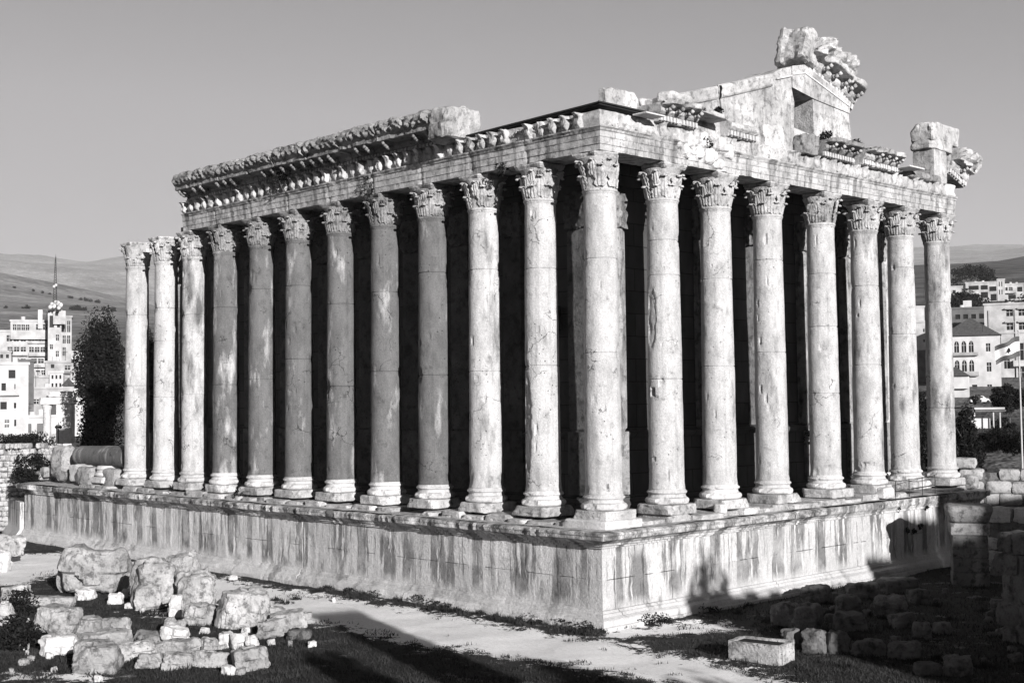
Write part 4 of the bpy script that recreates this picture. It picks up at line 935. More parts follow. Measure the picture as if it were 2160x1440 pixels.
# pier with a heavy cap
P = at(2047, 1253, 78.); pr_ = empty('stone_pier', (P[0], P[1], -5.2)); pr_.rotation_euler.z = VRZ-.25; pr_.scale = (.88, .88, 1)
for i, (w_, z0, h_) in enumerate(((2.5, 0, .55), (2.35, .55, .85), (2.3, 1.4, .8), (2.3, 2.2, .6), (2.28, 2.8, .75))): put_stone('shaft_course', (0, 0, z0), (w_, w_, h_+.01), 330+i, M['rock_shade'], parent=pr_, sup=22, rough=.02, sub=9, cuts=1)
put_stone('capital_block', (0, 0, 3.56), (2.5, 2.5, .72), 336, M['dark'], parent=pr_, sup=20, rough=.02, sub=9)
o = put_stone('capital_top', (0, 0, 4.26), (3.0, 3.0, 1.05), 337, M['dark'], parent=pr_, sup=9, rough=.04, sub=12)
for v in o.data.vertices: k_ = .80+.20*min(1, v.co.z/.75); v.co.x *= k_; v.co.y *= k_
tag(pr_, 'square masonry pier with a dark flaring capital in front of the podium end', 'pier')
# rubble walls
def block_wall(name, a_, b_, z0, z1, rows, seed, label, mat='block', thick=1.2, cat='wall', ragged=.5, bw_=1.2):
    w = empty(name, (a_[0], a_[1], z0)); a_ = np.array(a_[:2]); b_ = np.array(b_[:2]); L = np.linalg.norm(b_-a_); d = (b_-a_)/L; rz = math.atan2(d[1], d[0]); w.rotation_euler.z = rz
    rg_ = random.Random(seed); hs = [rg_.uniform(.8, 1.2) for _ in range(rows)]; s_ = (z1-z0)/sum(hs); z = 0; V = []; F = []
    src = [stone_mesh((1, 1, 1), seed+i, sub=4, rough=.07, sup=7, cuts=3, cutdepth=.85) for i in range(8)]
    for r_, h_ in enumerate(hs):
        h_ *= s_; u = -rg_.uniform(0, .5)
        while u < L:
            bl = rg_.uniform(.6, 1.5)*bw_
            if not (r_ >= rows-2 and rg_.random() < ragged):
                m_ = rg_.choice(src); b0 = len(V); oy = rg_.uniform(-.06, .06)
                V += [(u+bl/2+v.co.x*bl*.985, oy+v.co.y*thick, z+v.co.z*h_*.985) for v in m_.vertices]; F += [tuple(i+b0 for i in p.vertices) for p in m_.polygons]
            u += bl
        z += h_
    o = mesh('masonry', V, F, M[mat], w); smooth_by_angle(o, 40)
    mb_ = MB(); mb_.box((L/2, 0, (z1-z0)*.42), (L, thick*.8, (z1-z0)*.84)); mb_.obj('wall_core', M['rockd'], w)
    return tag(w, label, cat)
block_wall('ashlar_wall', (-7, 43.), (12, 52.), -5, 1.9, 8, 41, 'wall of large squared rubble blocks closing the court behind the podium end', bw_=1.3)
a_ = at(2010, 1300, 80); b_ = at(2260, 1330, 66); block_wall('ashlar_wall', at(2095, 1250, 84), at(2300, 1290, 80), -5, -.5, 5, 43, 'shaded block wall behind the pier at the photo edge', ragged=.2)
block_wall('ashlar_wall', at(2135, 1300, 60), at(2300, 1330, 56), -5, .35, 5, 44, 'dark near wall rising at the corner beside the pier', mat='rockd', ragged=.2)  # dark rock puts the shade of this corner into the wall's colour

# fallen shaft and broken blocks lying on the podium's far end
fc = empty('fallen_column', (-49.4, .35, 2.5)); V_, F_ = lathe([(.93-.008*i, -i*.5) for i in range(18)], 48)
o_ = [(z, y*(1+.01*fbm(z, x, y)), x+.03*fbm(x*2, y*2, z)) for x, y, z in V_]; c_ = mesh('shaft', o_, [f[::-1] for f in F_], M['shaft'], fc); smooth_by_angle(c_, 35); c_.color = (.85, 0, 0, 1)
tag(fc, 'fallen column shaft lying along the podium behind the outermost column', 'column')
GP = 'broken blocks at the ruined end of the podium'
def pblock(x0, y0, x1, y1, label, seed, yy=-.3, mat='rock', **k):
    P = on_plane((x0+x1)/2, y1, yy); q = pxm(P); w = (x1-x0)/q*1.15; h = (y1-y0)/q
    kw = dict(sup=8, rough=.07, sub=9); kw.update(k)
    return put_stone('broken_block', (P[0], P[1]+.4, P[2]), (w, 1.5, h), seed, M[mat], label, 'stone', GP, 0, **kw)
def on_plane(x, y, yy): d = ray(x, y); return CAM+d*((yy-CAM[1])/d[1])
pblock(100, 940, 152, 1012, 'tall jagged block standing at the ruined end of the fallen shaft', 401, yy=-.2, sup=5, rough=.10)
pblock(133, 980, 208, 1016, 'pale squared block under the fallen shaft, with a carved corner', 402, mat='plain')
pblock(155, 984, 210, 1024, 'moulded broken block beside the worn column base', 403, yy=-.9, sup=6)
pblock(206, 988, 262, 1030, 'worn column base block next to the outermost column', 404, yy=-.7, sup=5)
pblock(70, 992, 102, 1012, 'small stepped block at the foot of the tall jagged block', 405)
pblock(88, 985, 106, 1006, 'small upright block beside the stepped one', 406)
put_stone('broken_block', (1.0, 8.2, .3), (.6, .55, .55), 407, M['plain'], 'bright loose stone between two plinths on the short side', 'stone', GP, sub=7)
put_stone('broken_block', (1.4, 24.5, .2), (.7, 1.3, .7), 408, M['plain'], 'loose squared block by the thin metal railing', 'stone', GP, sub=7)
put_stone('broken_block', (1.3, 35.8, .2), (.9, .9, .9), 409, M['rock'], 'squared block stacked beyond the outermost column of the short side', 'stone', GP, sub=7)
# shrubs rooted in the podium
def tuft(px_, py_, z, s, label, n=150, plane=None, mat='leafd'):
    P = gz(px_, py_, z); return shrub('wild_shrub', (P[0], P[1], z-.05), s*.6, s*.9, label, 'wild shrubs rooted in the masonry', mat, n, int(px_), .11)
tuft(512, 1052, .2, .95, 'bushy dark shrub between two left hand plinths'); tuft(540, 1050, .2, .45, 'small twig beside the bushy dark shrub')
tuft(1062, 1078, .3, 1.0, 'spiky dark shrub behind the plinth before the corner column', 220); tuft(990, 1088, .2, .7, 'low dark tuft under the plinth with the worn front')
tuft(1247, 1106, .25, .8, 'dark tuft growing at the foot of the corner plinth'); tuft(1360, 1080, .3, .75, 'dark weed beside the corner plinth'); tuft(1438, 1092, .2, .5, 'narrow weed on the cornice past the corner')
tuft(1555, 1082, .2, .55, 'dry weed on the cornice under the third plinth'); tuft(1318, 1104, .2, .3, 'tiny weed on the cornice near the corner')
tuft(372, 1040, .2, .75, 'dark tuft in front of the third plinth from the ruined end'); tuft(325, 1034, .2, .6, 'dark tuft in front of the second plinth from the ruined end')
for (a_, b_) in ((118, 1008), (145, 1012), (170, 1014)): tuft(a_, b_, .2, 1.0, 'scrubby dark growth spreading before the broken blocks', 200)
def face_tuft(p, s, label, n=120): return shrub('wild_shrub', p, s*.5, s, label, 'wild shrubs rooted in the masonry', 'leafd', n, int(p[1]*3+p[0]), .10)
face_tuft((-6.1, -.95, 18.6), .8, 'shrub hanging from the architrave above the third column'); face_tuft((-17.6, -.95, 18.9), 1.1, 'shrub sprouting over a capital halfway along the architrave')
face_tuft((-26.3, -1.3, 20.3), 1.5, 'bushy shrub in the frieze under the carved cornice', 260); face_tuft((.95, 7.6, 20.1), .7, 'dark weed in the shattered architrave')
face_tuft((1.3, 8.3, 21.9), .45, 'leafy weed on the jutting slab over the short side', 160); face_tuft((.9, 22.8, 21.7), .8, 'matted growth on the toppled cornice pieces', 260); face_tuft((.9, 19.6, 21.9), .8, 'matted dark growth at the foot of the gable', 260)
for i, (yy, zz) in enumerate(((26.0, -.5), (27.8, -2.0), (28.6, -1.8), (29.4, -.6), (27.0, -1.9))): face_tuft((1.45, yy, zz-.2), .35, ('weed in the crumbled moulding under the railing', 'weed low on the bare podium face', 'second weed low on the bare podium face', 'weed in the rim beside the moulded block', 'weed at a joint of the bare podium face')[i], 60)
face_tuft((-2.9, 12.9, 3.6), 1.0, 'dark fern on the hall wall between two columns'); face_tuft((-2.3, 22.0, 3.7), 1.0, 'dark fern on the hall wall by a pilaster', 160)
# low growth along the podium foot
GF_ = 'low bushes along the podium foot'
for i, (px_, py_, s) in enumerate(((690, 1243, .6), (745, 1250, .7), (775, 1252, .9), (802, 1256, .8), (890, 1272, 1.0), (925, 1277, .7), (950, 1281, .6), (1130, 1305, 1.1), (1160, 1311, .8), (1185, 1316, .9), (1215, 1321, .9), (1245, 1328, .8), (1365, 1316, 1.0), (1390, 1312, .9), (1475, 1286, .8), (1490, 1292, 1.0), (1580, 1262, .8), (1545, 1274, .8))):
    P = gz(px_, py_); shrub('low_bush', (P[0], P[1], -4.65), s*.75, s*.55, (ORD[i]+' low bush counted from the left along the long podium wall foot' if i < 12 else ORD[i-12]+' low bush of the short podium wall foot, listed outward from the corner'), GF_, 'leafd', 260, i, .07)
P = gz(40, 1372); shrub('dark_bush', (P[0], P[1], -4.7), 1.1, 1.7, 'big dark leafy bush at the photo edge among the fallen stones', None, 'leafd', 2600, 5, .09, 'bush')
P = gz(45, 1296); shrub('dark_bush', (P[0], P[1], -4.7), .95, 1.5, 'smaller dark bush behind the round speckled boulder', None, 'leafd', 1400, 6, .08, 'bush')
# thin railing on the podium
rl = empty('metal_railing', (1.5, 25.6, .1)); mb = MB()
for z in (.35, .95): mb.tube((0, 0, z+.15), (0, 5.0, z+.3), .022, .022, 5)
mb.obj('rail', M['metal'], rl)
for k_ in range(4): mb = MB(); mb.tube((0, k_*1.66, -.1), (0, k_*1.66, 1.15+.05*k_), .025, .025, 5); mb.obj('post', M['metal'], rl)
tag(rl, 'thin dark metal railing on the rim of the podium', 'railing')
# podium end piece of moulding
put_stone('moulded_block', (1.5, 34.9, -.45), (1.2, 3.6, .62), 440, M['carved'], parent=T, sup=9, rough=.05, sub=10)

# ================================================================== TOWN AND TREES BEHIND
def facade(name, px0, px1, ytop, ybot, D, depth, mat, label, wins=(), cat='building', rz=0., roofh=.5, parapet=True, sub=None):
    """a building whose front runs between two image columns at distance D; wins: (x0, y0, x1, y1, kind) in photo pixels"""
    A = at(px0, ybot, D); B = at(px1, ybot, D); q = FPX/D
    w = (px1-px0)/q; h = (ybot-ytop)/q; b = empty(name, (A[0], A[1], min(A[2], A[2])-2)); dl = ray((px0+px1)/2, 850); yaw_ = math.atan2(-dl[0], dl[1])+rz; b.rotation_euler.z = yaw_
    # front wall with real openings, in local x (along), z (up), y (into the house)
    ops = [((x0-px0)/q, (ybot-y1)/q+2, (x1-px0)/q, (ybot-y0)/q+2, k_) for (x0, y0, x1, y1, k_) in wins]
    xs = sorted(set([0, w]+[round(o_[0], 3) for o_ in ops]+[round(o_[2], 3) for o_ in ops])); zs = sorted(set([0, h+2]+[round(o_[1], 3) for o_ in ops]+[round(o_[3], 3) for o_ in ops]))
    xs = [x for x in xs if 0 <= x <= w]; zs = [z for z in zs if 0 <= z <= h+2]
    V = []; F = []; idx = {}
    def vid(x, y, z):
        k_ = (round(x, 3), round(y, 3), round(z, 3))
        if k_ not in idx: idx[k_] = len(V); V.append(k_)
        return idx[k_]
    for i in range(len(xs)-1):
        for j in range(len(zs)-1):
            cx, cz = (xs[i]+xs[i+1])/2, (zs[j]+zs[j+1])/2
            if any(o_[0] < cx < o_[2] and o_[1] < cz < o_[3] for o_ in ops): continue
            F.append((vid(xs[i], 0, zs[j]), vid(xs[i+1], 0, zs[j]), vid(xs[i+1], 0, zs[j+1]), vid(xs[i], 0, zs[j+1])))
    dp = .35
    for o_ in ops:
        x0, z0, x1, z1 = [round(c, 3) for c in o_[:4]]
        for (a0, c0), (a1, c1) in (((x0, z0), (x1, z0)), ((x1, z0), (x1, z1)), ((x1, z1), (x0, z1)), ((x0, z1), (x0, z0))):
            F.append((vid(a0, 0, c0), vid(a0, dp, c0), vid(a1, dp, c1), vid(a1, 0, c1)))
    H_ = h+2
    F += [(vid(w, 0, 0), vid(w, depth, 0), vid(w, depth, H_), vid(w, 0, H_)), (vid(0, 0, 0), vid(0, 0, H_), vid(0, depth, H_), vid(0, depth, 0)), (vid(0, depth, 0), vid(0, depth, H_), vid(w, depth, H_), vid(w, depth, 0)), (vid(0, 0, H_), vid(w, 0, H_), vid(w, depth, H_), vid(0, depth, H_))]
    mesh('wall', V, F, M[mat], b)
    for o_ in ops:
        x0, z0, x1, z1, k_ = o_; mb_ = MB(); mb_.box(((x0+x1)/2, dp-.05, (z0+z1)/2), (x1-x0, .05, z1-z0)); pn = mb_.obj('window' if k_ != 'door' else 'garage_door', M['glass'] if k_ != 'door' else M['dgrey'], b)
        if k_ in ('w', 'arch') and x1-x0 > .7:
            mb_ = MB(); n_ = max(1, int((x1-x0)/.9))
            for i in range(1, n_+1): mb_.box((x0+(x1-x0)*i/(n_+1), dp-.12, (z0+z1)/2), (.09, .07, z1-z0))
            mb_.box(((x0+x1)/2, dp-.125, z0+(z1-z0)*.62), (x1-x0, .07, .09)); mb_.obj('frame', M['white'], pn)
    if parapet:
        mb_ = MB(); mb_.box((w/2, -.06, H_+roofh/2-.1), (w+.5, .3, roofh)); mb_.box((w/2, depth+.06, H_+roofh/2-.1), (w+.5, .3, roofh)); mb_.box((-.12, depth/2, H_+roofh/2-.1), (.25, depth-.1, roofh)); mb_.box((w+.12, depth/2, H_+roofh/2-.1), (.25, depth-.1, roofh)); mb_.obj('parapet', M[mat], b)
    if w > 6 and cat == 'building':
        rq_ = random.Random(int(px0*7+ytop)); 
        for k_ in range(2):
            cx_ = rq_.uniform(.15, .85)*w; mb_ = MB(); mb_.tube((cx_, depth*.5, H_), (cx_, depth*.5, H_+rq_.uniform(1.0, 1.6)), .6, .6, 10); mb_.obj('roof_tank', M['white'], b)
        mb_ = MB(); cx_ = rq_.uniform(.2, .8)*w; mb_.tube((cx_, 1., H_), (cx_, 1., H_+3.), .05, .04, 4); mb_.tube((cx_-.6, 1., H_+2.6), (cx_+.6, 1., H_+2.6), .04, .04, 4); mb_.obj('aerial', M['metal'], b)
    tag(b, label, cat); b.rotation_euler.z = yaw_; b['_q'] = q; b['_x'] = px0; b['_y'] = ybot
    return b
def add_slab(b, x0, y0, x1, y1, proj=1.1, mat='cream', name='balcony', rail=True):
    q = b['_q']; xa, xb = (x0-b['_x'])/q, (x1-b['_x'])/q; za, zb = (b['_y']-y1)/q+2, (b['_y']-y0)/q+2; mb_ = MB()
    mb_.box(((xa+xb)/2, -proj/2, za+.1), (xb-xa, proj, .2)); mb_.box(((xa+xb)/2, -proj+.05, (za+zb)/2+.1), (xb-xa, .1, zb-za))
    mb_.box((xa+.05, -proj/2, (za+zb)/2+.1), (.1, proj-.1, zb-za)); mb_.box((xb-.05, -proj/2, (za+zb)/2+.1), (.1, proj-.1, zb-za)); return mb_.obj(name, M[mat], b)
def hip(b, x0, yeave, x1, yapex, depth, mat='roof', over=.6):
    q = b['_q']; xa, xb = (x0-b['_x'])/q, (x1-b['_x'])/q; z0, z1 = (b['_y']-yeave)/q+2, (b['_y']-yapex)/q+2; m_ = (xa+xb)/2; s_ = min(depth/2, (xb-xa)/2)
    V = [(xa, -over, z0), (xb, -over, z0), (xb, depth+over, z0), (xa, depth+over, z0), (m_-(xb-xa)/2+s_ if xb-xa > depth else m_, depth/2, z1), (m_+(xb-xa)/2-s_ if xb-xa > depth else m_, depth/2, z1)]
    if abs(V[4][0]-V[5][0]) < .05: V = V[:5]; F = [(0, 1, 4), (1, 2, 4), (2, 3, 4), (3, 0, 4), (3, 2, 1, 0)]
    else: F = [(0, 1, 5, 4), (1, 2, 5), (2, 3, 4, 5), (3, 0, 4), (3, 2, 1, 0)]
    return mesh('roof', V, F, M[mat], b)
def grid(x0, x1, n, y0, y1, gap=.45, k_='w'): w_ = (x1-x0)/n; return [(x0+w_*(i+gap/2), y0, x0+w_*(i+1-gap/2), y1, k_) for i in range(n)]
# left: the tall flats
wb = grid(6, 48, 3, 706, 719, .25)[:3]+[(51, 703, 98, 719, 'w')]+grid(8, 48, 3, 731, 741, .25)+grid(52, 98, 4, 731, 742, .2)+grid(8, 48, 3, 756, 765, .3)+grid(56, 98, 3, 756, 766, .2)+grid(66, 98, 3, 781, 791, .2)
B1 = facade('apartment_block', -60, 100, 698, 925, 360, 14, 'cream', 'tall pale apartment block with long balconies, under the lattice mast', wb)
add_slab(B1, 0, 743, 50, 750); add_slab(B1, 52, 744, 99, 751); add_slab(B1, 52, 768, 99, 775); add_slab(B1, 0, 767, 50, 772); add_slab(B1, 50, 719, 99, 724, .5)
facade('penthouse', 22, 117, 677, 700, 364, 9, 'cream', 'set back top floor with dark windows on the tall apartment block', grid(26, 60, 4, 684, 696, .2)+grid(70, 112, 3, 683, 695, .4), 'building')
facade('stair_tower', 100, 127, 656, 925, 358, 8, 'cream', 'narrow concrete tower of the flats carrying the dishes', [(103, 665, 112, 690, 'd'), (118, 668, 124, 690, 'd'), (104, 768, 112, 774, 'd'), (104, 782, 112, 788, 'd'), (116, 705, 122, 718, 'w'), (104, 726, 110, 736, 'w'), (116, 740, 122, 752, 'w')], rz=.0)
facade('water_tank', 80, 89, 653, 678, 366, 2, 'white', 'white rectangular water tank on the roof of the flats', (), 'tank', parapet=False)
facade('roof_hut', 112, 137, 655, 668, 359, 4, 'cream', 'small hut on the tower roof below the dishes', [(116, 658, 122, 666, 'd')], parapet=False)
facade('flats_wing', 127, 149, 668, 925, 364, 10, 'grey', 'side wing of the flats with panel marks behind the concrete tower', [(131, 676, 137, 700, 'w'), (140, 676, 146, 700, 'w'), (131, 707, 137, 724, 'w'), (140, 707, 146, 724, 'w'), (131, 732, 137, 750, 'w')])
for (x0, x1, y0, y1, D_, mt_, wn_, lb_) in ((150, 176, 742, 800, 420, 'cream', 2, 'distant pale house just left of the dark tree top'), (140, 168, 752, 790, 395, 'white', 3, 'distant white flats between the tower and the dark tree'), (104, 132, 786, 830, 300, 'white', 3, 'small white flats low beside the tower'), (150, 178, 806, 870, 292, 'white', 2, 'white house half hidden by the dark tree'), (118, 150, 838, 905, 262, 'cream', 3, 'cream house behind the ruined portico'), (58, 84, 790, 826, 310, 'cream', 3, 'narrow cream house above the plain rendered house'), (84, 106, 800, 830, 306, 'grey', 2, 'grey house next to the narrow cream one'), (-30, 20, 742, 772, 300, 'grey', 4, 'dark roofed long house behind the white loggia house')):
    hh_ = y1-y0; facade('town_house', x0, x1, y0, y1+40, D_, 8, mt_, lb_, [w_ for r_ in range(max(1, int(hh_/18))) for w_ in grid(x0+2, x1-2, wn_, y0+5+r_*17, y0+13+r_*17, .5, 'w')], rz=random.uniform(-.25, .25))
B2 = facade('white_house', -60, 52, 768, 925, 250, 10, 'white', 'white house with an arched loggia window and flat roof', [(12, 780, 26, 798, 'd'), (-2, 808, 7, 824, 'd'), (24, 810, 26, 821, 'd'), (-4, 848, 9, 864, 'd'), (23, 850, 28, 862, 'd'), (5, 886, 14, 892, 'w'), (5, 896, 14, 902, 'w'), (24, 886, 28, 900, 'w')])
add_slab(B2, -10, 829, 34, 835, .8, 'white')
facade('grey_house', 35, 69, 762, 880, 262, 10, 'dgrey', 'dark plastered house wall beside the white house', ())
facade('garage_row', 28, 120, 880, 915, 258, 8, 'white', 'low white garage building with two dark openings', [(42, 894, 64, 914, 'door'), (75, 894, 94, 914, 'door')])
facade('plain_house', 52, 138, 820, 900, 285, 8, 'grey', 'plain rendered house behind the garage building', [(70, 842, 80, 852, 'w'), (88, 848, 102, 862, 'd')])
facade('small_flats', 95, 172, 764, 890, 330, 8, 'grey', 'low block of flats between the tower and the dark tree', [(134, 771, 145, 780, 'w'), (156, 772, 167, 780, 'w'), (106, 768, 113, 776, 'd'), (106, 784, 113, 792, 'd'), (111, 802, 118, 813, 'w')])
pv = facade('roof_pavilion', 133, 155, 812, 830, 270, 5, 'grey', 'small pavilion with a dark pyramid roof', (), parapet=False); hip(pv, 129, 813, 158, 796, 5)
facade('old_house', 60, 140, 796, 850, 300, 7, 'grey', 'grey house with a shallow dark tiled roof behind the white walls', [(110, 802, 118, 812, 'w')]).location.z += 0
# lattice mast with dishes
P = at(117, 655, 358); ms = empty('lattice_mast', P); q = FPX/358; mh = (655-541)/q; mb = MB()
for k_ in range(3):
    a_ = k_*2.094; mb.tube((.75*math.cos(a_), .75*math.sin(a_), 0), (.14*math.cos(a_), .14*math.sin(a_), mh*.97), .06, .05, 5)
for i in range(22):
    z = mh*i/22; r_ = .75-.6*i/22; r1 = .75-.6*(i+1)/22
    for k_ in range(3): a_, b_ = k_*2.094, (k_+1)*2.094; mb.tube((r_*math.cos(a_), r_*math.sin(a_), z), (r1*math.cos(b_), r1*math.sin(b_), z+mh/22), .05, .05, 4)
mb.tube((0, 0, mh*.9), (0, 0, mh*1.05), .05, .03, 4); mb.obj('lattice', M['metal'], ms)
for i, (dx, dz, r_) in enumerate(((-4, 10, 4), (0, 6, 5), (8, 12, 5), (14, 8, 5), (-8, 4, 4), (4, 14, 4), (10, 2, 4), (0, 47, 3), (4, 50, 3))):
    V_, F_ = lathe([(.02, 0), (r_/q*.6, .10), (r_/q, .35), (r_/q*.97, .40)], 14); R3 = Matrix.Rotation(math.pi/2, 3, 'X')
    V_ = [tuple(Matrix.Rotation(VRZ, 3, 'Z') @ (R3 @ Vector(v)+Vector((dx/q, -.9, dz/q+.4)))) for v in V_]; mesh('dish', V_, F_, M['white'], ms, True)
tag(ms, 'tall lattice radio mast with white dishes at its foot', 'mast')
# ruined portico between the house and the dark tree
pt_ = empty('ruined_portico', at(125, 935, 150)); q = FPX/150; pt_.rotation_euler.z = VRZ; X_ = lambda px_: (px_-125)/q; Z_ = lambda py_: (935-py_)/q
V_, F_ = lathe([(.62, 0), (.62, .25), (.50, .35), (.47, .6), (.42, Z_(865)), (.55, Z_(858)), (.62, Z_(853))], 20); V_ = [(x+X_(99), y, z) for x, y, z in V_]; mesh('column', V_, F_, M['plain'], pt_, True)
put_stone('pier', (X_(138), 0, 0), (1.75, 1.4, Z_(852)), 450, M['plain'], parent=pt_, sup=20, rough=.012, sub=9, cuts=0)
put_stone('entablature', (X_(120), 0, Z_(853)), ((158-84)/q, 1.5, (853-838)/q), 451, M['plain'], parent=pt_, sup=12, rough=.03, sub=10)
put_stone('upper_block', (X_(128), 0, Z_(838)), (2.6, 1.2, .7), 452, M['plain'], parent=pt_, sup=7, rough=.08)
tag(pt_, 'small ruined portico of one column and a pier under a lintel', 'ruin')
lp = empty('lamp_post', at(123, 934, 148)); mb = MB(); mb.tube((0, 0, 0), (0, 0, 2.3), .05, .04, 6); mb.obj('pole', M['metal'], lp); mb = MB(); mb.tube((-.45, 0, 2.0), (.45, 0, 2.0), .04, .04, 5); mb.obj('arm', M['metal'], lp)
for s_ in (-.45, .45): V_, F_ = lathe([(.05, 1.6), (.2, 1.7), (.2, 1.85), (.05, 1.98)], 10); mesh('lamp', [(x+s_, y, z) for x, y, z in V_], F_, M['metal'], lp)
tag(lp, 'small two armed lamp post before the ruined portico', 'lamp')
block_wall('retaining_wall', at(-80, 1010, 118), at(112, 1006, 118), -4.5, 3.3, 17, 47, 'long rubble retaining wall beyond the ruined end of the podium', ragged=.25, bw_=.5)
block_wall('retaining_wall', at(-80, 930, 215), at(130, 928, 215), -4, 2.2, 11, 48, 'far low rubble wall under the white houses', ragged=.1, bw_=.6, mat='block')
P = at(66, 1006, 112); shrub('dark_bush', (P[0], P[1], P[2]-.6), 1.7, 2.6, 'dense dark bush before the rubble retaining wall', None, 'leafd', 3500, 8, .13, 'bush')
for i, (px_, py_, r_) in enumerate(((10, 938, 2.0), (30, 940, 2.0), (48, 940, 2.0), (66, 938, 2.1), (84, 938, 2.3))):
    P = at(px_, py_, 150); shrub('hedge_bush', (P[0], P[1], P[2]-.3), r_*.8, r_*.75, 'dark rounded bush in the row under the far low wall', 'row of bushes under the far wall', 'leafd', 900, 20+i, .14, 'bush')
# dark trees
P = at(214, 1000, 140); tree('poplar_tree', (P[0], P[1], -3.5), 21.0, 3.0, 30000, .15, M['leafd'], 'tall dense dark tree rising behind the fallen shaft', seed=3, trunk=.12, shape=lambda t: 1.05+.12*math.sin(t*11) if t < .78 else 1.0-(t-.78)*1.2, clumps=170)
P = at(322, 1000, 128); tree('poplar_tree', (P[0], P[1], -3.5), 17.5, 1.6, 6000, .17, M['leafd'], 'dark tree showing only in the slit between the two outermost columns', seed=4, trunk=.15, clumps=50)
P = at(2040, 960, 118); tree('broadleaf_tree', (P[0], P[1], -3.5), 9.0, 2.1, 11000, .15, M['leafd'], 'dark bushy tree beside the outermost column of the short side', seed=5, trunk=.08, clumps=70, shape=lambda t: 1.1-.65*t)
P = at(1942, 1010, 122); tree('broadleaf_tree', (P[0], P[1], -4), 11.5, 1.6, 6000, .15, M['leafd'], 'dark tree seen in the gap between the last two columns', seed=6, trunk=.08, clumps=50)
P = at(2130, 885, 185); tree('broadleaf_tree', (P[0], P[1], P[2]-1.5), 6.6, 3.0, 8000, .17, M['leafd'], 'round crowned tree behind the flagpole', seed=7, trunk=.35, clumps=50)
P = at(2112, 925, 175); tree('broadleaf_tree', (P[0], P[1], P[2]-1.5), 4.5, 2.2, 5000, .15, M['leafd'], 'low tree in front of the round crowned tree', seed=8, trunk=.25, clumps=40)
P = at(2058, 860, 230); tree('young_tree', (P[0], P[1], P[2]-.5), 3.2, 1.3, 1500, .17, M['leafm'], 'young tree beside the parked car', seed=9, trunk=.3, clumps=20)
for i in range(12):
    P = at(2062+i*11, 940+random.uniform(-8, 8), 150-i); shrub('garden_bush', (P[0], P[1], P[2]-.8), random.uniform(1.1, 1.7), random.uniform(1.6, 2.6), ORD[i]+' dark bush from the left in the thicket beyond the court wall', 'thicket of garden bushes beyond the court wall', random.choice(('leafd', 'leafd', 'leafm')), 1300, 40+i, .13, 'bush')
# right: the arched stone house
arch = [(x, y0, x+9.5, y0+24, 'arch') for y0 in (720, 760) for x in (2014.5, 2029, 2043.5)]
B3 = facade('arched_house', 1990, 2106, 709, 846, 312, 14, 'white', 'old stone house with pointed triple arched windows under a tiled hip roof', arch+[(2077.5, 726, 2086, 743, 'w'), (2078, 766, 2087, 785, 'w'), (2078, 812, 2087, 829, 'w'), (2048, 812, 2058, 826, 'd')], parapet=False)
hip(B3, 1986, 709, 2109, 667, 16); add_slab(B3, 2012, 745, 2062, 751, .9, 'grey'); add_slab(B3, 2012, 786, 2062, 794, .9, 'grey')
q = B3['_q']
for (x0, y0, x1, y1, k_) in arch:      # pointed heads: corner infills that leave an ogive
    xa, xb, zt = (x0-1990)/q, (x1-1990)/q, (846-y0)/q+2; hh = (xb-xa)*.95; c = (xa+xb)/2
    for s_ in (-1, 1):
        V = [(c+s_*(xb-xa)/2*math.cos(t)**1.0*1.0, zt-hh+hh*math.sin(t)) for t in np.linspace(0, math.pi/2, 6)]; e_ = c+s_*(xb-xa)/2
        pts = [(e_, zt)]+V; VV = [(x, .02, z) for x, z in pts]+[(x, .30, z) for x, z in pts]; n_ = len(pts)
        mesh('arch_spandrel', VV, [tuple(range(n_)), tuple(range(2*n_-1, n_-1, -1))]+[(i, (i+1) % n_, n_+(i+1) % n_, n_+i) for i in range(n_)], M['white'], B3)
wc = [(x, y0, x+13, y1, 'w') for x in (2125, 2149) for (y0, y1) in ((654, 668), (682, 697))]+[(2109, 712, 2113, 730, 'd'), (2118, 752, 2129, 778, 'w'), (2150, 725, 2172, 762, 'w'), (2138, 778, 2172, 800, 'w')]
B4 = facade('concrete_block', 2081, 2215, 643, 846, 335, 16, 'cream', 'big concrete building with shaded window ledges above the arched house', wc)
add_slab(B4, 2122, 652, 2140, 654, .7, 'cream', 'ledge'); add_slab(B4, 2147, 652, 2165, 654, .7, 'cream', 'ledge'); add_slab(B4, 2122, 680, 2140, 682, .7, 'cream', 'ledge'); add_slab(B4, 2147, 680, 2165, 682, .7, 'cream', 'ledge')
add_slab(B4, 2136, 762, 2175, 774, 1.2, 'white'); add_slab(B4, 2136, 800, 2175, 808, 1.2, 'white')
mb = MB()
for px_ in (2091, 2143, 2170): mb.box(((px_-2081)/B4['_q'], -.12, 13.), (.45, .3, 24.))
mb.box((8, -.10, (846-703)/B4['_q']+2), (16, .22, .3)); mb.obj('pilaster_strip', M['cream'], B4)
facade('dark_wing', 1985, 2081, 652, 846, 362, 16, 'dgrey', 'dark side wing receding behind the hip roof', grid(2015, 2078, 4, 664, 674, .4, 'd'))
facade('roof_room', 2032, 2049, 634, 655, 372, 4, 'white', 'white stair room standing on the dark wing roof', (), parapet=False)
facade('low_house', 1995, 2043, 792, 848, 285, 9, 'white', 'low white house with a dark sloping roof beside the column', (), parapet=False)
hp = facade('roof_shed', 2000, 2040, 792, 800, 284, 9, 'white', 'dark tiled roof and gable of the low white house', (), parapet=False); hip(hp, 1985, 793, 2044, 772, 9)
facade('white_house', 1925, 1949, 648, 672, 430, 8, 'white', 'small white building in the slit beside the outermost column', ())
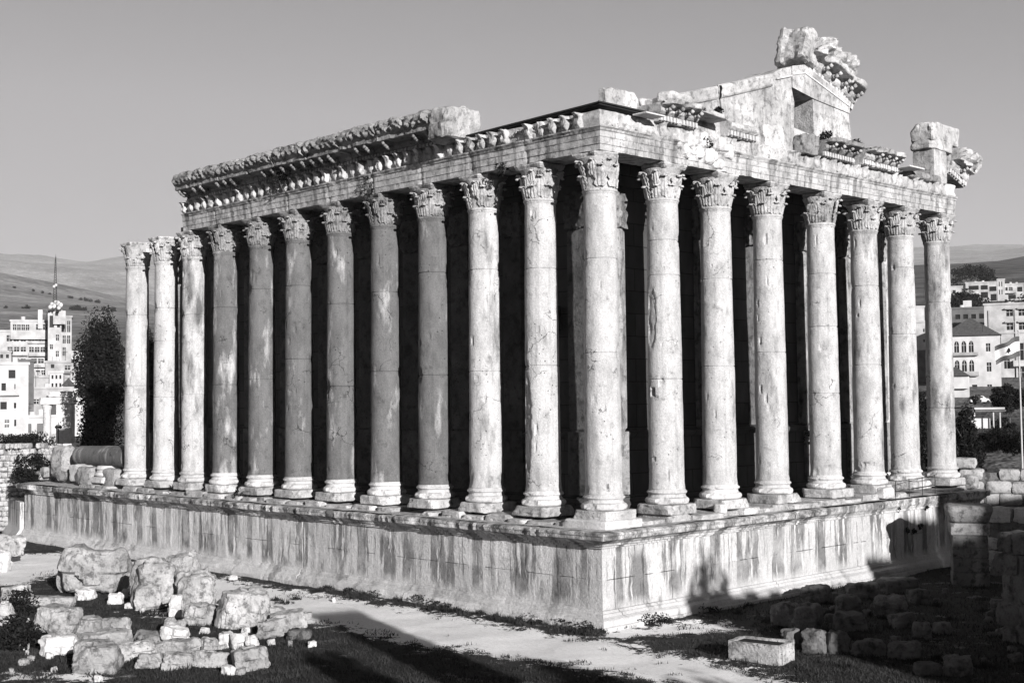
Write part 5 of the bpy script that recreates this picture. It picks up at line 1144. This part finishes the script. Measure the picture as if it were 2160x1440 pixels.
facade('plain_house', 1920, 1952, 680, 742, 360, 8, 'cream', 'pale house wall in the slit below the small white building', [(1947, 694, 1950, 701, 'd'), (1947, 716, 1950, 722, 'd')])
gh = facade('dark_roofed_house', 1915, 1952, 742, 830, 330, 8, 'dgrey', 'dark roofed house low in the slit between the last columns', ())
# hillside flats
B5 = facade('hillside_flats', 2038, 2100, 597, 652, 600, 16, 'cream', 'unfinished hillside flats with open dark storeys', [(2044, 603, 2064, 612, 'd'), (2068, 603, 2082, 612, 'd'), (2085, 606, 2099, 616, 'd'), (2068, 617, 2082, 630, 'd'), (2087, 622, 2099, 636, 'd'), (2048, 620, 2062, 632, 'd')])
facade('hillside_tower', 2105, 2120, 590, 652, 596, 8, 'cream', 'narrow stair tower with slit windows on the hillside flats', [(2108, 594, 2110, 604, 'd'), (2113, 594, 2115, 604, 'd'), (2108, 611, 2110, 621, 'd'), (2113, 611, 2115, 621, 'd')])
B6 = facade('hillside_flats', 2119, 2158, 600, 652, 598, 12, 'cream', 'hillside flats with curved balconies beside the stair tower', [(2122, 606, 2126, 613, 'd'), (2129, 606, 2136, 614, 'w'), (2127, 622, 2142, 632, 'd'), (2145, 606, 2155, 616, 'd')]); add_slab(B6, 2119, 614, 2143, 619, 1.5); add_slab(B6, 2119, 632, 2143, 637, 1.5)
facade('hillside_house', 2006, 2030, 605, 640, 640, 8, 'cream', 'small flat roofed house at the end of the hillside flats', [(2010, 612, 2016, 620, 'd')])
for i, (px_, py_, w_) in enumerate(((2020, 655, 8), (2030, 645, 8), (2047, 652, 9), (2060, 648, 8), (2012, 640, 7), (2035, 632, 7), (2155, 650, 9), (2055, 578, 9), (2070, 580, 8), (2020, 585, 8), (2085, 586, 7))):
    P = at(px_, py_, 560 if py_ > 600 else 760); P[2] -= 3; shrub('hillside_tree', P, w_*.7, w_*.95, ['dark tree at the left foot of the hillside flats', 'tree under the unfinished open storeys', 'tree before the middle of the hillside flats', 'tree at the right foot of the unfinished flats', 'tree beside the small flat roofed hillside house', 'tree above the small flat roofed hillside house', 'tree at the far right end of the hillside flats', 'broad tree rising behind the left of the hillside flats', 'broad tree rising behind the middle of the hillside flats', 'lone tree on the slope above the small hillside house', 'tree rising behind the slit windowed stair tower'][i], 'trees around the hillside flats', 'leafd', 700, 60+i, .7, 'tree')
# flag on its pole
P = at(2154, 893, 105); q = FPX/105; fp = empty('flagpole', P); mb = MB(); mb.tube((0, 0, -4), (0, 0, (893-700)/q), .085, .05, 8); mb.obj('pole', M['steel'], fp)
V_, F_ = lathe([(.02, 0), (.09, .06), (.09, .12), (.02, .18)], 8); mesh('finial', [(x, y, z+(893-700)/q) for x, y, z in V_], F_, M['steel'], fp)
fl_ = tag(empty('flag', at(2150, 705, 105)), 'waving flag with dark bands and a dark cedar tree on white', 'flag'); fl_.rotation_euler.z = VRZ
def flag_pt(u, v):   # u: 0 at the pole to 1 at the tip; v: 0 top to 1 bottom
    x = -u*(50/q); z = -(4+u*20-1.5*math.sin(u*5))/q*1.0-v*(43-6*u)/q+.05*math.sin(u*9+v*2); return (x, .28*math.sin(u*8+v*1.2)*u**.5, z)
for nm, v0, v1, mt in (('flag_band', 0, .26, 'red'), ('flag_field', .26, .74, 'flagw'), ('flag_band', .74, 1., 'red')):
    n_ = 24; V = [flag_pt(i/n_, v0+(v1-v0)*j/4) for i in range(n_+1) for j in range(5)]; mesh(nm, V, [(i*5+j, i*5+j+1, (i+1)*5+j+1, (i+1)*5+j) for i in range(n_) for j in range(4)], M[mt], fl_, True)
ced = [(-.02, .74-.08), (-.02, .60), (-.14, .60), (-.06, .53), (-.11, .52), (-.05, .46), (-.08, .45), (0, .33), (.08, .45), (.05, .46), (.11, .52), (.06, .53), (.14, .60), (.02, .60), (.02, .66)]
V = []
for off in (-.03, .03):
    for a_, b_ in ced: p = flag_pt(.5+a_, b_); V.append((p[0], p[1]+off, p[2]))
n_ = len(ced); mesh('cedar_emblem', V, [tuple(range(n_)), tuple(range(2*n_-1, n_-1, -1))]+[(i, (i+1) % n_, n_+(i+1) % n_, n_+i) for i in range(n_)], M['leafd'], fl_)
tag(fp, 'slender pale flagpole standing by the round crowned tree', 'flagpole')
# open shelter
P = at(2085, 902, 170); q = FPX/170; sh = empty('open_shelter', P); sh.rotation_euler.z = VRZ; mb = MB(); mb.box((0, 1.5, (902-866)/q), (70/q, 4.0, .18), 0, .0); r_ = mb.obj('shelter_roof', M['dgrey'], sh)
mb = MB(); mb.box((0, -.45, (902-861)/q), (64/q, .3, .25)); mb.obj('fascia', M['cream'], sh)
for px_ in (2056, 2096, 2110): mb = MB(); mb.box(((px_-2085)/q, 0, (36/q)/2), (.16, .16, 36/q)); mb.obj('post', M['cream'], sh)
mb = MB(); mb.box((-.3, 2.2, .55), (2.4, .8, 1.3)); mb.obj('counter', M['white'], sh); tag(sh, 'open shelter with a flat dark roof on posts below the arched house', 'shelter')
# parked car
P = at(2066, 851, 255); cr = empty('parked_car', P); cr.rotation_euler.z = VRZ+.1
def loft(sec, w0, name, mat, parent):
    V = []; F = []
    for (x, z, k_) in sec: V += [(x, -w0*k_, z), (x, w0*k_, z)]
    n_ = len(sec); F = [(2*i, 2*((i+1) % n_), 2*((i+1) % n_)+1, 2*i+1) for i in range(n_)]+[tuple(range(0, 2*n_, 2)), tuple(range(2*n_-1, 0, -2))]; return mesh(name, V, F, M[mat], parent)
loft([(-2.1, .35, 1), (2.1, .35, 1), (2.15, .7, 1), (1.9, .92, 1), (1.0, 1.0, 1), (-1.9, 1.02, 1), (-2.15, .75, 1)], .85, 'body', 'white', cr)
cb1 = loft([(1.05, .99, .95), (.45, 1.48, .8), (-1.5, 1.5, .8), (-1.9, 1.01, .95)], .86, 'cabin', 'white', cr)
for a_, b_ in ((-1.5, -.55), (-.45, .35)): mb = MB(); mb.box(((a_+b_)/2, -.79, 1.24), (b_-a_, .06, .3)); mb.obj('side_window', M['glass'], cb1)
for x in (-1.35, 1.35):
    for y in (-.8, .8): mb = MB(); mb.tube((x, y-.1, .33), (x, y+.1, .33), .33, .33, 14); w_ = mb.obj('wheel', M['tyre'], cr)
tag(cr, 'white estate car parked below the arched stone house', 'car')
# dotted trees of the slope beyond the flats
for i, (px_, py_, s_) in enumerate(((57, 655, 5), (48, 660, 3), (12, 650, 4), (146, 640, 4), (165, 654, 7), (154, 662, 6), (177, 662, 5), (90, 616, 3), (105, 615, 3), (70, 617, 3), (30, 640, 3), (180, 640, 5), (170, 628, 4), (190, 630, 4), (205, 640, 5), (150, 622, 4), (220, 650, 6), (240, 660, 6))):
    D_ = 1300 if py_ > 645 else 1900; P = at(px_, py_, D_); P[2] = height(P[0], P[1])-1; w_ = s_*D_/FPX*1.1
    shrub('slope_tree', P, w_, w_*1.5, ['small tree just right of the mast foot on the slope', 'slope tree hidden close to the mast foot', 'leftmost slope tree at the photo edge', 'slope tree right of the white dishes', 'large slope tree behind the tall dark tree', 'slope tree between the tower and the tall dark tree', 'slope tree right above the tall dark tree', 'ridge tree left of the mast top', 'ridge tree close to the mast', 'leftmost of three ridge trees beside the mast', 'lone slope tree in the upper left', 'slope tree above the tip of the tall dark tree', 'slope tree over the left flank of the tall dark tree', 'slope tree over the right flank of the tall dark tree', 'slope tree halfway to the outermost column', 'ridge tree right of the mast', 'slope tree near the outermost column', 'slope tree beside the outermost column shaft'][i], 'trees dotted on the far slope', 'leafd', 300, 90+i, w_*.28, 'tree')

# ================================================================== UNSEEN SHADE CASTERS TOWARD THE SUN, BEHIND THE CAMERA
ca_, sa_ = math.cos(R(SUN_AZ)), math.sin(R(SUN_AZ))
def aw(a_, w_): return (a_*ca_-w_*sa_, a_*sa_+w_*ca_)
def cwall(w0, w1, a_, ztop, name, label, thick=4., mat='block'):  # unseen block, its height shaped for the shadow it throws
    x, y = aw(a_, (w0+w1)/2); mb_ = MB(); mb_.box((0, 0, (ztop+5)/2), (thick, w1-w0, ztop+5)); b = mb_.obj(name, M[mat]); b.location = (x, y, -5); b.rotation_euler.z = R(SUN_AZ)
    m_ = 6; mb2 = MB()
    for k_ in range(m_): mb2.box((0, -(w1-w0)/2+(k_+.5)*(w1-w0)/m_, ztop+5.15), (thick*.9, (w1-w0)/m_*.5, .3))
    mb2.obj('battlement', M[mat], b); return tag(b, label, 'wall')
TG = math.tan(R(SUN_EL))
A0 = 56.
for (w0, w1, zt, nm) in ((4.6, 17, -4.25, 'low stretch of the added shade wall, nearest the courtyard trees'), (17, 21.3, -4.0, 'added shade wall stepping up beside the low stretch'), (21.3, 25, -2.2, 'middle stretch of the added stepped shade wall'), (25, 29.5, .3, 'upper stretch of the added stepped shade wall'), (29.5, 60, 2.6, 'tall added wall shading the court end')):
    cwall(w0+.01, w1-.01, A0, zt+TG*A0, 'shade_wall', nm)  # walls added out of view; their stepped tops shape the court's shade
cwall(-12.6, -9.7, 54., -2.3+TG*54, 'watch_tower', 'slim watch tower that throws a blunt shadow on the path', thick=3)
def stree(a_, w_, zt, r_, label, seed, n=5000):  # unseen trees, each height set by the shadow it should cast
    x, y = aw(a_, w_); h = zt+TG*a_+4.6; tree('courtyard_tree', (x, y, -4.6), h, r_, n, .22, M['leafm'], label, group='trees along the added shade wall', seed=seed, trunk=.35, clumps=60)
stree(52, -15.0, -4.6, 2.2, 'broad tree next to the watch tower', 21); 
stree(50, -7.3, -6.6, 2.2, 'tree on the near side of the watch tower', 23); stree(55, -3.2, -7.6, 1.8, 'thin tree between the tower and the added shade wall', 24, 3000)
stree(48, 6.6, -.6, 2.3, 'tall loose tree over the low added shade wall', 26, 2200)

# the air: pale haze that fades the mountains
mb = MB(); mb.box((0, 0, 600), (46000, 46000, 1560)); hz = mb.obj('haze', None)
hm = bpy.data.materials.new('haze_air'); hm.use_nodes = True; t_ = hm.node_tree; t_.nodes.clear(); o_ = t_.nodes.new('ShaderNodeOutputMaterial'); v_ = t_.nodes.new('ShaderNodeVolumePrincipled')
v_.inputs['Color'].default_value = (.97, .96, .97, 1); v_.inputs['Density'].default_value = HAZE; v_.inputs['Anisotropy'].default_value = 0.; t_.links.new(v_.outputs[0], o_.inputs['Volume']); hz.data.materials.append(hm)
tag(hz, 'pale haze over the plain that fades the mountains', 'haze', kind='stuff')
